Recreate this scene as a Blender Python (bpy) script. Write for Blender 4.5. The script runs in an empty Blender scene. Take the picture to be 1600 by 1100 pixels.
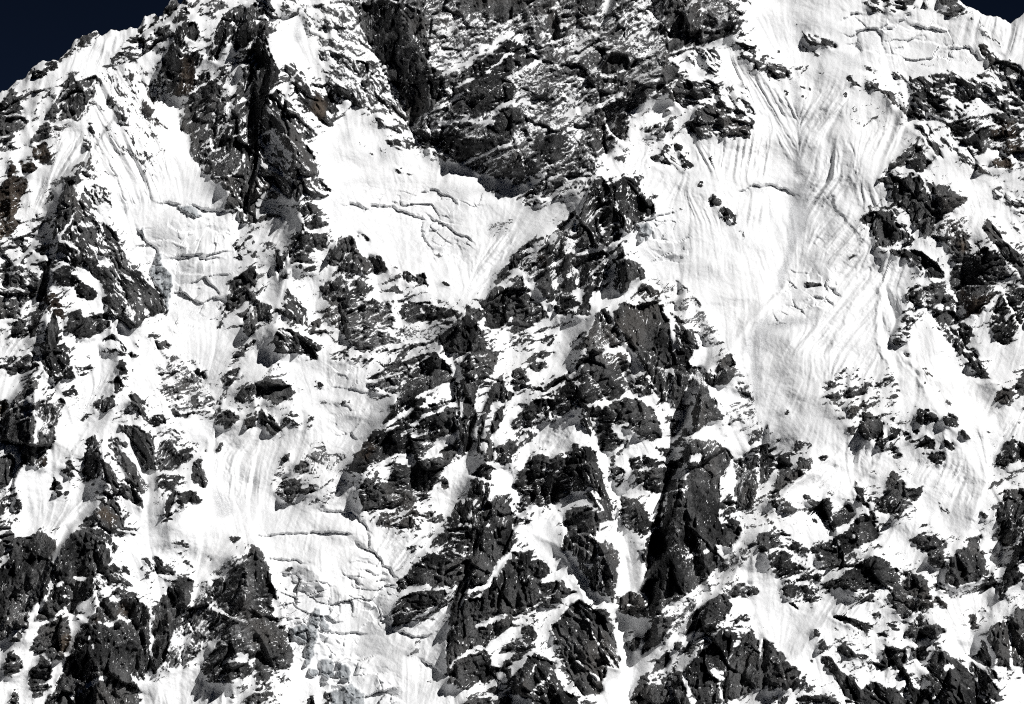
import bpy, math
import numpy as np

# ------------------------------------------------------------------ camera, sky, sun, exposure
scene = bpy.context.scene
SC = 1.5            # metres per survey unit
DIST = 6000.0       # camera to the middle of the face, metres

cam_data = bpy.data.cameras.new("camera")
cam_data.sensor_width = 36.0
cam_data.lens = 36.0 * DIST / (1600 * SC)
cam_data.clip_start = 10.0
cam_data.clip_end = 40000.0
cam = bpy.data.objects.new("camera", cam_data)
scene.collection.objects.link(cam)
cam.location = (0, -DIST, 0)
cam.rotation_euler = (math.radians(90), 0, 0)
scene.camera = cam

SUN_ELEV, SUN_AZ = 45.0, 55.0      # degrees above the horizon, degrees to the viewer's right of straight behind
world = bpy.data.worlds.new("World")
scene.world = world
world.use_nodes = True
wn = world.node_tree.nodes
bg = wn["Background"]
sky = wn.new("ShaderNodeTexSky")
sky.sky_type = 'NISHITA'
sky.sun_disc = False
sky.sun_elevation = math.radians(SUN_ELEV)
sky.sun_rotation = math.radians(180 - SUN_AZ)
sky.altitude = 9000
sky.air_density = 0.05
sky.dust_density = 0.0
sky.ozone_density = 2.0
world.node_tree.links.new(sky.outputs[0], bg.inputs[0])
bg.inputs[1].default_value = 0.05

sun_data = bpy.data.lights.new("sun", 'SUN')
sun_data.energy = 4.6
sun_data.angle = math.radians(0.5)
sun_data.color = (1.0, 0.992, 0.98)
sun = bpy.data.objects.new("sun", sun_data)
scene.collection.objects.link(sun)
sun.location = (3000, -3000, 4000)
sun.rotation_euler = (math.radians(90 - SUN_ELEV), 0, math.radians(SUN_AZ))

scene.view_settings.view_transform = 'Standard'
scene.view_settings.look = 'None'
scene.view_settings.gamma = 1.0
scene.view_settings.use_curve_mapping = False
scene.view_settings.exposure = -0.16

scene.cycles.max_bounces = 3
scene.cycles.diffuse_bounces = 2
scene.cycles.glossy_bounces = 1
scene.cycles.use_adaptive_sampling = True
scene.cycles.adaptive_threshold = 0.012
scene.cycles.use_denoising = False
scene.cycles.filter_width = 1.0
# Survey of the face. One block per sheet "T column row"; sheet units are quarter survey units.
# R<cover>[f][@strike] rock band (cover in %, f = thin powder), S snow patch, L<w> snow streak, K<w> dark crack,
# C<w> crevasse, I ice, B brown rock, G<v> grey snow or ice (dirt, and shade painted on serac sides), F<strike> fluted snow
SURVEY = """
T 0 0
R30 100,560 160,530 330,570 320,640 200,740 130,660
R70 160,490 215,410 330,375 360,420 300,460 235,490
R60 360,380 440,310 475,240 605,180 635,215 560,270 440,350 380,385
R85 0,660 60,545 100,560 120,640 190,760 130,830 0,860
R75@55 300,700 340,620 390,520 450,470 480,520 600,470 630,510 590,590 520,690 490,755 400,750 310,765
R62 690,360 760,310 840,240 870,170 1000,130 1070,150 1060,210 980,290 880,350 780,410 700,400
R55 890,140 900,105 1020,90 1060,0 1110,0 1150,10 1400,0 1400,60 1240,110 1100,140 1000,130
R88 1020,90 1025,50 1060,5 1110,5 1105,70 1070,75
R22@-65 600,420 860,400 1000,440 1020,540 1000,760 940,840 720,760 600,640
R15@-65 520,760 940,820 1050,900 1000,1100 580,1100 560,940
R82@80 1010,380 1080,250 1110,160 1220,140 1240,200 1230,270 1160,240 1140,330 1270,330 1260,400 1220,430 1230,550 1170,600 1080,590 1060,500 1020,470
R92@80 1010,380 1060,300 1110,330 1120,480 1060,580 1020,470
B 1140,350 1210,370 1225,500 1180,600 1090,590 1130,460
R72@75 1290,380 1330,230 1400,90 1450,60 1600,0 1600,330 1480,330 1460,260 1380,330 1360,390
R88@80 1470,320 1460,250 1520,60 1600,20 1600,200 1540,300
R76@60 1240,470 1300,440 1330,500 1400,470 1480,350 1600,300 1600,1100 1290,1100 1240,1030 1190,940 1180,850 1130,790 1150,680 1220,600
R45 1340,420 1500,400 1560,520 1480,580 1360,552
R92@85 1550,680 1600,400 1600,1100 1530,1100 1545,880
R92 660,640 700,620 730,700 800,720 795,755 740,760 700,680
R70@70 890,620 920,550 1000,470 1020,560 970,680 930,730 900,680
R85 800,470 840,460 830,510 800,500
R85 545,760 565,770 590,850 570,835
R75 520,870 560,880 560,930 530,920
R70 885,955 915,950 930,990 900,980
R60 900,830 960,840 970,870 920,860
R70 820,870 850,890 835,905
R88 180,890 250,780 290,750 320,800 300,870 200,900
R92 200,930 270,880 300,920 330,980 260,1020 200,980
B 200,930 270,880 300,920 330,980 260,1020 200,980
R90 110,1010 200,1000 235,1060 200,1090 140,1080
B 110,1010 200,1000 235,1060 200,1090 140,1080
R90 40,1100 70,980 100,1040 150,1090
B 40,1100 70,980 100,1040 150,1090
R50@20 0,870 180,830 180,900 60,950 0,960
R70 330,780 370,780 380,850 340,820
R75@60 430,1090 480,1030 570,980 570,1100
R62@-40 960,740 1010,760 1060,820 1000,810
F70 600,250 800,220 760,300 620,400 420,480 400,420
F60 380,800 540,860 550,960 440,1050 330,1090 360,950
F-62 600,420 900,420 1000,760 1040,1100 600,1100 560,800

T 1 0
R72f@35 590,0 720,310 830,500 900,590 945,650 950,800 1040,930 1280,1030 1400,1090 1600,1100 1600,0
R84@80 590,0 650,160 720,240 810,420 860,540 930,620 950,780 1000,740 1100,680 1150,560 1060,480 1080,300 1050,150 1030,60 920,20 700,40
R95 680,90 780,60 830,100 760,180 700,230 655,160
R95 800,150 920,150 950,200 930,260 830,270
R97 930,30 1000,50 1050,100 1040,150 940,150
R97 1070,450 1130,540 1150,600 1110,660 1080,560
R55f@30 1100,100 1600,130 1600,220 1400,330 1090,290
R40f@20 1080,290 1390,330 1360,400 1180,460 1090,400
R90@35 1330,0 1600,0 1600,60 1500,80 1400,90 1240,50
R86@38 1340,420 1600,230 1600,620 1400,640 1200,560 1330,520
R92@38 1390,580 1600,540 1600,600 1450,660 1350,720 1220,700 1230,640
R96@38 1470,740 1600,660 1600,860 1540,860 1460,830
R88@20 1140,880 1220,840 1480,880 1500,920 1400,990 1270,1020 1190,960
L28 1400,330 1500,270 1600,200
L14 1200,560 1330,510 1460,430 1600,330
L18 1050,720 1200,640 1320,560
L22 1150,770 1330,750 1480,770
L18 1270,1030 1440,960 1600,880
L12 1340,760 1480,700 1600,630
R45f@-40 300,50 590,0 720,310 640,350 560,290 430,240 330,200 290,120
R55f@-45 380,250 480,240 560,310 620,370 740,380 830,520 900,620 940,660 945,790 860,740 700,690 590,640 500,600 430,480 400,400
R85 500,530 620,590 660,660 600,640 530,610
R72f@60 620,370 700,400 720,560 680,560
R65@-40 0,0 260,0 255,90 160,70 120,110 60,90 0,100
R88@80 0,160 50,110 120,130 130,190 60,230 90,330 150,450 100,560 60,610 40,700 0,760
R72@-50 180,400 240,380 330,500 420,570 480,600 520,700 470,790 400,770 340,690 300,700 240,560 200,480
R92 340,680 380,570 450,650 440,720 390,770
B 340,680 380,570 450,650 440,720 390,770
R75@-55 60,620 130,560 230,650 300,740 390,850 330,860 200,760 130,780 60,830 10,860 0,780
R85@-60 130,760 190,740 300,880 380,1010 400,1090 220,1100 220,960 140,850
R45@-50 0,880 80,850 130,930 200,1000 200,1100 0,1100
R92@85 0,600 40,640 20,900 0,1100
R60@-35 700,650 740,700 800,740 960,800 950,850 830,800 720,780
R75@-30 800,870 880,860 980,930 950,950 880,930
R65@-30 960,800 1020,830 1120,880 1130,930 1050,920 980,870
R60@-30 1050,930 1130,930 1250,1000 1180,1010
R60@-30 840,1030 990,1095 900,1080
R35f 560,870 680,880 700,900 600,900
R35f 640,930 760,980 740,990
R55 740,920 800,930 820,960 780,950
G85 240,200 270,70 300,90 265,180 290,260 240,260
G40 520,840 600,800 610,860 560,880
G45 770,900 820,920 830,1010 780,1000

T 2 0
R68f@30 0,0 1350,0 1460,110 1400,200 1200,280 980,350 950,470 890,560 840,620 760,700 700,850 620,960 540,980 520,1080 0,1100
R50f@30 350,480 470,480 480,760 380,960 330,760
R55f@25 180,180 420,150 560,230 420,330 250,300
R96@80 230,60 280,50 290,150 300,240 250,260 230,170
R90 0,280 60,280 180,350 110,410 40,380 0,450
R90 0,0 150,0 0,80
R84@30 330,0 560,0 450,50 380,40
R84@45 550,430 620,330 720,350 740,430 620,470 560,470
R86 720,550 760,500 860,540 830,640 770,680 700,590
R80@40 520,800 540,690 700,620 720,740 640,880 540,970 480,900
R76@60 950,0 1180,0 1200,260 980,330 960,200
R90 1190,180 1300,200 1330,240 1200,270
R88 1200,90 1260,100 1260,160 1200,150
R92@-40 1310,0 1350,20 1460,110 1380,80
R82@30 130,860 250,830 330,840 310,990 150,1000
R90 0,660 60,690 40,760 0,780
R80 0,900 90,960 110,1090 20,1090
L16 0,650 60,630 140,670
L22 480,100 540,150 620,120
L18 0,200 90,290 180,350
L26 200,360 100,420 0,480
R97 950,390 990,385 1060,430 1040,490 980,500 920,570 880,565 930,490
R90 880,600 920,560 1000,510 990,560 900,620
R60@-30 1080,340 1180,290 1290,330 1310,400 1270,470 1150,430
R76@-20 1040,500 1180,470 1290,540 1340,650 1430,700 1520,760 1480,860 1380,830 1300,870 1200,860 1100,800 1160,720 1110,680 1010,660 980,580
R93 1160,660 1310,640 1360,700 1260,760 1160,740
R90 1080,520 1200,530 1290,590 1200,620 1080,590
L12 1040,690 1180,660 1310,620
L9 1060,620 1180,635 1300,605
R40@-50 1330,560 1380,530 1450,540 1500,620 1520,740 1420,690
R55@-30 1390,260 1420,200 1530,260 1520,390 1400,370 1440,310
R70 1350,90 1450,150 1440,190 1320,210
R60 1500,450 1600,430 1600,340 1560,340
R92 940,720 970,660 1000,690 960,700
R90 960,840 970,760 1010,740 1000,810
R60f@50 780,800 850,790 960,760 960,860 860,850
R88@50 700,830 730,790 700,900 670,930
R62@-30 860,990 920,960 960,900 1050,880 1100,960 1150,1050 1080,1080 980,1080 900,1040
R55 630,970 720,980 700,1010 640,1000
R50 1230,980 1250,970 1290,1060 1260,1050
R55@-35 1380,0 1470,0 1510,40
F60 640,1090 900,900 960,860 860,980 760,1090
F-60 1100,880 1180,900 1300,1060 1200,1080
F80 1300,900 1480,880 1600,760 1600,1100 1300,1100
F-60 1300,300 1600,540 1600,800 1500,620

T 3 0
R60@-10 600,0 920,0 900,50 830,80 690,80 620,50
R45 920,0 1010,0 990,40
R75 1070,0 1190,0 1240,50 1190,110 1110,100 1150,50 1090,40
R85 1260,110 1300,110 1280,130
R90 995,100 1015,100 1010,112
R70@-45 1300,170 1340,160 1400,220 1470,290 1460,300 1380,230
R78@-40 1310,280 1350,270 1420,340 1500,370 1600,450 1600,660 1500,600 1490,500 1420,460 1380,390 1330,340
R64@-25 720,450 800,440 880,460 900,480 1110,440 1170,450 1240,480 1400,460 1500,560 1600,640 1600,800 1480,720 1420,680 1300,620 1250,680 1150,760 1000,700 930,620 900,560 850,500
R72@20 1130,780 1220,750 1460,700 1560,740 1600,900 1600,1030 1540,980 1460,940 1320,960 1240,900 1140,850
R86 1280,840 1400,800 1520,860 1420,920 1320,920
B 1380,760 1540,760 1600,960 1500,960 1420,920
R92 1390,1000 1460,950 1540,1030 1530,1070 1420,1040
B 1390,1000 1460,950 1540,1030 1530,1070 1420,1040
R90 1090,470 1130,500 1100,510
R92 1390,500 1500,590 1440,590
R80@-25 1120,580 1250,600 1250,640 1160,630
R45 960,405 1060,415 1050,435 960,425
R72@-25 220,200 310,240 380,250 450,300 400,310 330,280 250,260
R65@-40 190,260 250,300 330,330 320,360 260,330
R92 490,480 530,480 590,550 520,530
R85 610,410 680,440 670,470 620,440
R75@-40 590,490 700,520 710,570 640,560 600,520
R84@-40 700,560 780,580 830,640 900,650 1020,750 960,760 870,740 800,660
R85@-50 890,590 930,570 1020,660 1060,700 1040,720 960,680
R78@-50 910,770 1000,780 1070,900 1100,1000 1050,970 960,850
R55@-40 1050,850 1130,860 1240,960 1400,1090 1300,1070 1180,980
R84@30 750,1030 840,950 860,910 940,900 990,980 1030,1020 990,1060 920,1070 860,1000 780,1050
R70@30 790,1090 880,1060 960,1095
R80 450,570 500,580 490,600 455,590
R75@-10 0,380 120,410 150,470 110,490 0,480
R55 0,360 30,350 90,370
R75 100,580 130,560 120,600
R70@-30 190,520 280,570 200,540
R85 195,600 250,595 210,615
R55 160,420 260,400 230,440 180,460
R60 320,450 370,430 340,480
R80 60,320 90,325 75,340
R75 170,140 200,145 185,155
R40 400,820 450,800 440,820
R65 750,740 780,760 760,780
R75 590,710 620,712 605,722
R10 500,620 700,640 840,760 700,820 520,760
G50 390,320 480,330 640,430 520,420
G60 540,200 590,190 570,290 545,290
G30 610,180 690,190 710,290 610,300
G35 770,170 870,85 860,110 790,175
C5 480,110 510,90 560,95
C5 750,180 800,160 870,90
C7 900,150 980,175 1080,190
C6 1180,300 1240,300 1310,345
C6 540,295 560,200 600,180 690,185 715,260
G75 140,500 170,500 200,700 220,800 220,1000 200,1100 160,1100 190,850 180,700
F-60 0,490 130,600 190,720 190,1000 100,1000 0,700
F55 200,720 400,520 500,580 500,640 370,800 300,900 230,1050
F85 330,850 580,880 580,1100 260,1100
F65 560,860 850,780 820,900 700,1000 640,960
F75 1250,60 1500,150 1600,200 1600,380 1500,330 1440,250

T 0 1
R93 0,100 40,20 50,0 160,0 180,50 140,130 100,240 0,290
B 0,100 40,20 50,0 160,0 180,50 140,130 100,240 0,290
R82 0,300 100,260 130,290 50,390 0,420
B 0,300 100,260 130,290 50,390 0,420
R45@20 0,440 60,400 180,360 310,400 300,480 280,560 140,560 100,540 0,600
R40@20 190,260 260,220 340,230 310,330 200,360
R74@-55 380,380 450,280 480,180 530,40 580,130 640,280 740,380 790,500 830,580 900,600 980,700 1040,790 1020,830 950,880 920,830 880,940 810,960 720,880 640,780 560,660 440,560 400,470 340,480
R50@-55 520,20 600,60 700,90 720,130 700,200 640,160 560,110
R92@70 320,410 350,240 370,130 420,0 500,0 520,40 460,60 480,150 440,260 400,330 350,390
R80 280,150 320,90 350,110 340,160
R84@-55 690,640 780,740 760,860 660,800
R88 930,830 1000,760 1040,790 1020,840 950,880
S 470,560 540,580 610,650 680,740 640,770 560,700
S 590,470 640,500 680,570 630,560
R72@-20 0,600 60,540 130,560 250,640 260,700 220,760 130,830 120,900 0,900
R88@30 0,800 110,790 110,890 0,900
R97@75 230,780 250,650 300,520 350,510 320,600 290,730 260,800
R80 320,520 420,540 450,620 560,680 620,740 590,780 480,760 420,660 380,700 340,620
R72 260,760 350,720 400,840 410,930 330,830
B 260,720 350,720 400,840 410,930 270,800
R92@85 180,1010 200,860 250,830 260,880 210,1000
R96@85 280,1100 300,930 340,830 370,960 350,1100
R88 400,950 440,840 500,830 520,880 650,860 700,920 600,1010 480,1010
S 460,780 640,780 600,860 520,860
S 700,890 760,900 800,960 900,1000 960,1100 780,1100 700,960
R82 60,960 130,900 180,1000 140,1010 50,1010
R80 220,1060 290,1040 290,1090
R80 360,1050 430,1060 430,1100 360,1100
R65@-50 610,1050 700,990 760,1040 800,1100 640,1100
R65@-30 920,990 1000,990 1070,1060 1060,1090 1000,1090 980,1040
R60@-60 840,1040 860,1030 890,1080 870,1080
R75@-60 1300,20 1420,0 1600,0 1600,300 1490,290 1490,210 1400,210 1400,170 1440,90
R94@80 1510,100 1540,0 1600,0 1600,150 1520,200
R45 1450,430 1500,380 1590,330 1600,520 1540,540 1470,510
R80@50 1410,820 1430,700 1500,610 1600,560 1600,780 1540,790 1500,830 1400,900 1380,950 1350,960
R88@60 1520,900 1600,800 1600,960 1550,1000 1520,960
R70 1340,870 1380,810 1400,850
R75 1480,1090 1600,1000 1600,1040 1520,1095
R42 960,600 970,540 1000,470 1000,540 1060,600 1070,680 1040,860 1040,780 1000,720
I 940,600 970,540 980,470 1010,480 1000,540 1060,600 1075,680 1045,860 1035,780 1000,720
I 1110,190 1200,185 1275,255 1180,245 1140,220
I 870,340 905,320 905,390 880,370
C9 1030,170 1120,190 1200,185 1280,215 1400,212
C6 880,350 920,420 980,460 980,510
C4 810,480 850,440 920,440
C6 1100,520 1150,520 1240,490 1250,525 1340,515
C4 1140,500 1240,490
G22 1080,560 1460,560 1400,900 1080,900
F70 210,180 400,10 300,10 200,120
F-70 540,0 760,0 1000,0 1020,150 800,180 780,380 740,260
F55 0,1090 60,1010 200,1040 200,1100
F50 430,1080 620,1000 600,1060 500,1100

T 1 1
R68@-55 0,0 230,0 420,30 470,110 440,130 300,120 260,160 200,150 100,60 0,140
R93@80 240,30 300,0 290,120 250,150
R80 60,100 110,90 140,140 90,130
R65 10,250 80,230 150,240 160,270 100,270 20,290
R74 260,200 310,160 390,190 410,280 460,300 440,340 280,340 290,270
R78 220,400 260,360 440,360 440,440 390,460 330,440 300,440
R72 200,480 260,440 350,450 330,510 380,590 330,600 210,560
R72@80 110,480 150,460 190,600 200,650 140,640 120,560
R45 20,500 60,400 100,410 60,480
R80@75 450,560 470,460 500,400 620,360 640,360 620,480 700,500 780,500 820,590 720,630 640,600 560,590
R90 690,540 770,500 820,580 730,630
K12 640,360 670,380 710,415
R80 400,690 440,650 480,660 500,620 580,610 640,650 700,660 720,740 660,780 580,810 520,820 410,780
R80 830,560 860,565 890,565 890,580
R78@-35 860,630 930,590 1000,640 1040,640 1070,690 990,680 880,640
R75@-40 990,620 1050,610 1070,690 1030,680
R75 1130,660 1180,650 1220,690 1180,690
R70 720,690 830,700 890,700 890,730 760,720
R80 1195,575 1230,575 1220,585
R80f 400,860 440,830 600,800 740,770 840,800 860,900 860,960 760,920 700,1000 640,1100 560,1000 480,930
R93 500,900 560,840 640,860 620,950
R84 880,780 960,790 1080,800 1240,830 1280,850 1200,900 1080,910 940,930 900,880
L8 890,800 910,920
L8 1030,820 1060,900
R62f@25 640,1100 700,980 800,930 850,1000 1000,1040 1130,1000 1200,940 1230,960 1130,1040 1000,1080 900,1100
R30f@25 860,950 1180,915 1120,990 1000,1030
R90@60 1140,1010 1220,930 1290,880 1310,820 1390,820 1420,870 1390,930 1420,1020 1460,1100 1180,1100
R97@85 1285,1000 1290,880 1310,840 1330,960 1310,1060
R92@80 1400,790 1490,690 1580,690 1600,680 1600,860 1560,930 1500,970 1430,940 1430,850
R80@40 1480,680 1520,620 1600,530 1600,620 1500,690
R84@-70 0,760 60,780 100,800 90,930 40,880 0,920
R68@-55 130,840 200,690 260,750 290,800 330,830 320,950 260,930 170,870
R60 330,900 400,890 420,1000 360,990
R80@-40 100,1040 140,950 220,960 330,1000 410,1060 400,1100 130,1100
C10 580,180 640,180 690,205 740,185 860,200 940,235 1010,250 1040,262
G45 600,185 740,190 690,210
C6 1040,290 1030,340 1060,390 1080,430
C4 1060,365 1120,340 1180,310
C4 1100,260 1160,300 1260,360 1340,400
C4 1255,400 1270,440
C5 1030,110 1100,85 1160,110 1230,150
G30 1030,60 1340,70 1450,80 1560,110 1540,130 1380,110 1280,160 1150,130 1040,110
R55 1440,75 1550,95 1560,130 1470,110
G42 1430,310 1600,260 1600,370 1460,380
G25 560,20 700,10 820,40 760,60 640,45 540,70
G25 480,160 520,100 520,280 480,320 470,240
R22f 1430,310 1600,260 1600,370 1460,380
R14f@-20 830,420 1000,470 1170,500 1160,520 1000,490
R30f 1080,480 1180,480 1170,515 1090,500
G30 1060,300 1160,310 1340,400 1370,470 1250,470 1100,460
R70f 1480,0 1600,0 1600,30 1530,30
R40f 1530,60 1600,50 1600,80
F50 1400,480 1600,330 1600,500 1480,650 1380,780 1300,800
F60 100,350 190,180 240,170 180,330 80,520
F55 0,1090 100,960 130,880 120,980 40,1100

T 2 1
R75f@35 0,0 130,0 60,60 0,70
R62f@35 80,130 130,60 280,0 480,0 430,80 300,130 200,180 60,190
R78@45 270,340 360,240 430,170 450,100 480,30 560,0 600,70 640,180 680,330 700,400 660,440 640,530 600,700 480,760 500,880 280,870 200,740 90,630 60,600 0,590 0,500 150,390
R95 270,340 330,280 340,380 300,440
R90 160,500 220,400 290,470 230,610 140,560
B 140,500 200,480 220,560 160,560
R86 100,600 240,570 240,700 160,700
R94 520,10 580,30 590,110 560,150 520,110
R90@45 320,500 420,480 420,560 340,600
L26 450,480 560,460 660,420
L16 400,660 420,730 440,800
L22 260,660 320,640
R82@80 600,60 700,0 780,0 810,100 880,160 890,230 830,270 760,300 730,360 690,330 650,200
R97 760,140 800,130 850,170 810,270 780,260
R95@80 660,180 700,120 700,300 680,330
R95 660,440 700,430 700,530 650,520
R84@80 630,700 650,540 720,500 780,520 830,590 840,640 790,650 720,720 660,740
R70@40 720,760 800,650 870,680 940,730 940,780 850,790 770,740
R96@70 620,860 700,790 760,810 930,800 970,900 1000,980 1000,1100 740,1100 700,1030 640,930
R90@70 510,920 560,820 610,830 640,950 700,1040 640,1080 600,1060 560,1100 460,1100 490,980
L40 790,660 720,740 620,840
L12 770,760 860,780 940,770
R74@-60 960,790 1000,850 1100,960 1180,980 1240,1060 1100,1100 1020,1100 1020,960
R90 1060,1000 1120,980 1140,1090 1040,1090
L14 950,740 980,880 1010,960 1020,1090
L18 600,820 640,900 700,1020 740,1100
R32f@30 920,660 1030,650 1130,740 1200,830 1290,970 1340,1060 1250,1060 1170,970 1050,900 970,780
R82 0,640 60,610 100,680 120,760 200,800 260,870 160,910 60,970 0,1010
R94 0,690 60,650 80,700 60,760 0,760
L36 90,650 180,760 250,870
R35@25 0,1030 100,1000 200,980 320,1000 300,1050 150,1100 0,1100
R74@60 350,1060 420,990 500,920 480,1000 460,1070 370,1100
R70 1150,40 1190,20 1220,70 1180,75
R85 1220,140 1250,100 1300,150 1290,190 1240,180
R80@-50 1290,220 1310,180 1360,200 1400,260 1390,310 1320,270
R12@-60 1400,340 1440,340 1490,470 1460,470
R50 980,205 1060,195 1060,212
I 775,300 850,295 890,340 850,400 820,380 800,340
I 800,380 830,390 810,415 795,410
G30 800,450 1100,400 1110,500 1000,560 850,540
C4 820,290 900,260 1000,230
C7 1430,95 1480,70 1600,68
G45 1430,95 1500,60 1600,65 1600,95 1480,110
G60 1560,880 1600,870 1600,1100 1450,1100 1470,1010
G18 60,230 130,130 200,200 140,260
F60 820,0 1100,0 1060,60 930,250 860,250
F-65 1050,100 1200,100 1300,300 1150,290
F80 1400,120 1600,120 1600,300 1420,300

T 3 1
R88@60 680,20 730,0 960,0 1060,140 1090,270 1060,310 1000,390 960,360 900,300 880,220 800,200 770,110 780,60
R86 960,0 1050,60 1130,60 1250,150 1200,200 1110,240 1060,150
L18 960,0 1010,100 1050,160
R88@80 580,270 640,230 780,210 800,290 860,340 920,400 900,430 860,400 740,460 690,440 640,340 600,310
L8 660,240 670,320 680,400
R90@-35 740,460 860,450 960,480 1060,560 1110,620 1090,650 1020,640 920,570 880,520 800,500
R40 800,220 860,240 880,330 830,330
S 890,330 960,380 1060,500 980,480 910,400
R50 1040,290 1110,250 1210,300 1240,380 1160,440 1020,400
R92@-50 1340,320 1370,270 1440,330 1500,420 1590,500 1600,680 1560,600 1500,530 1410,420
R86 1130,470 1170,400 1240,350 1280,480 1350,440 1480,530 1490,600 1550,610 1500,640 1430,650 1420,720 1400,790 1310,860 1240,870 1200,790 1140,690 1140,600 1180,560
R95 1290,520 1400,470 1460,560 1400,640 1300,600
B 1190,680 1260,760 1420,740 1390,800 1290,870 1230,870
B 1190,420 1230,400 1240,470 1200,480
L30 1100,440 1130,560 1130,680
R80@20 880,720 930,690 1050,670 1110,700 1200,790 1200,870 1150,840 1100,760 1020,830 930,800 860,760
R76@50 1020,880 1060,840 1160,850 1200,900 1280,950 1260,1020 1200,1100 1130,1060 1090,980
R62@20 760,990 830,900 870,840 940,890 890,940 890,1030 800,1060
R70 970,1020 1030,1040 1000,1040
R66@40 1380,950 1400,860 1430,780 1500,680 1600,690 1600,860 1540,990 1500,1050 1420,1030
R88@40 1490,730 1600,700 1600,760 1510,780
R86@40 1400,950 1520,930 1540,970 1430,1010
R55f@-30 1400,80 1450,60 1600,180 1600,260 1530,200 1430,140
R45@-30 1500,290 1530,280 1600,370 1560,350
R20f 1400,0 1600,0 1600,30 1450,30
C8 10,55 60,68 130,95
R90 220,650 260,660 330,665 320,685 250,690
R30 340,620 420,630 370,650
R35 350,590 400,620 420,640 380,640
R40 140,680 170,680 160,695
C4 270,770 330,760 390,790
C4 400,710 440,740
R45 500,500 540,470 550,520 510,530
G90 140,100 240,0 260,60 250,280 210,380 150,480 110,640 50,740 60,640 120,480 130,330 140,200
G60 210,420 300,370 320,380 240,430
G65 0,915 330,870 320,890 130,945 0,950
G22 0,950 40,960 20,1100 0,1100
F50 250,380 420,180 520,300 720,490 700,700 680,1000 640,1100 60,1100 330,900 460,640
F70 740,500 880,540 1010,640 880,700 760,650
F-70 700,690 800,720 870,820 800,900 720,1000
F55 250,0 560,0 400,200 250,300
F-75 540,60 700,60 780,200 620,210
F75 1260,820 1400,800 1360,1000 1280,1100 1250,1000
F70 1240,200 1330,200 1330,300 1250,340

T 0 2
R72@35 0,80 110,20 220,0 250,100 200,140 80,140 30,130
R84@-70 270,0 430,0 440,60 480,160 400,160 310,170 260,90
R65 560,30 590,90 560,140 490,160
R66@45 80,280 120,180 220,140 240,230 300,200 340,170 350,280 270,360 120,360 50,420 0,420 0,330
R90 0,330 60,300 40,400 0,420
B 0,330 60,300 40,400 0,420
R86 400,250 470,210 480,260 420,275
R84@70 0,420 60,360 300,330 400,280 410,330 370,440 350,520 330,600 290,620 300,700 250,740 200,700 130,730 110,600 0,560
R95@85 120,600 140,460 200,400 240,520 210,700 140,720
R94@80 240,640 260,540 340,480 330,590
B 250,660 290,640 290,720 240,740
L16 200,370 240,440 230,560
R95@80 0,660 60,640 110,680 80,780 50,840 0,850
R62@40 0,900 90,820 150,880 140,980 80,1060 60,1100 0,1100
R90 310,860 340,800 380,810 400,860 380,905
R55 390,860 450,880 420,910
R84 380,740 400,690 430,660 470,740 470,775 400,770
R60 430,640 460,620 470,660
R94 720,90 760,50 800,60 800,150 750,140
R80 740,0 790,0 770,40
R65 800,0 870,20 830,50
R80@80 710,180 740,150 760,190 740,260 710,250
R70@60 580,350 640,280 720,270 720,340 660,380 600,380
R50 500,430 540,390 580,400 520,440
R55 370,540 430,540 400,560
R84@-55 800,270 850,260 910,330 930,400 1020,390 1040,450 960,480 900,420 830,340
R91@-65 740,450 830,450 900,500 950,490 960,560 970,740 900,740 860,680 820,600 780,520
S 840,560 870,590 850,610
R90@-60 750,590 830,680 880,760 940,850 910,890 860,870 790,760 750,700
R65@-50 670,560 740,530 780,600 740,660 700,680
R80@70 510,740 540,560 600,500 620,600 640,700 620,790 540,820
R95@-65 630,670 690,710 740,800 750,900 700,870 650,780
R86@-60 750,900 770,800 850,860 910,960 910,1000 850,950
R86@-60 640,870 690,890 740,960 790,1080 700,1010
R84@-50 580,1000 640,940 700,960 780,1070 790,1100 640,1100
B 600,1000 660,960 740,1050 700,1090
R93 480,1090 540,1040 590,1070 590,1100
R52f@30 990,120 1080,20 1150,40 1180,100 1250,90 1300,170 1280,230 1340,290 1340,370 1280,400 1210,380 1160,390 1060,390 1040,320 1000,250
R90 1060,370 1080,340 1120,370 1120,400
R85 1190,270 1250,260 1250,340 1200,350
R92 1130,390 1200,390 1190,410
R72f@40 980,640 1000,560 1060,540 1110,620 1200,590 1210,640 1140,690 1110,740 1000,760 970,700
R85 1140,600 1200,590 1200,650 1150,650
R40f@-30 1060,500 1110,470 1150,540 1080,560
R68 970,830 1000,750 1110,770 1090,850 1000,870
R93@-70 1210,680 1250,650 1270,720 1300,800 1280,865 1200,800 1190,760
R92@70 1050,900 1110,740 1120,780 1100,880 1070,990 1040,1040 1030,990
R86 1090,920 1140,880 1220,860 1260,930 1180,950 1110,950
R60 1010,1070 1060,1000 1080,1040
R82 1350,620 1370,570 1400,560 1380,620
R70 1270,620 1290,605 1300,630
R75@45 1380,170 1450,110 1510,90 1480,150 1430,220 1390,210
R70@45 1440,50 1490,0 1530,0 1470,50
R78@60 1350,320 1420,240 1440,220 1380,330 1330,440
R86 1460,300 1500,230 1600,200 1600,300 1520,330 1470,310
R80 1330,450 1410,340 1440,340 1470,390 1510,400 1480,440 1400,480 1370,470
R70 1520,440 1540,390 1600,370 1600,470 1550,490
G45 1290,800 1380,880 1480,1000 1350,1030 1340,940
G25 1180,520 1270,530 1260,610 1200,600
F55 740,60 700,220 560,380 400,640 270,840 230,850 480,460 560,280
F45 470,960 640,800 620,900 500,1010 420,1090
F50 1300,400 1400,480 1600,520 1600,700 1400,640
F80 1300,650 1600,650 1600,900 1400,900

T 1 2
R88 290,0 380,0 380,40 340,50
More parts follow.
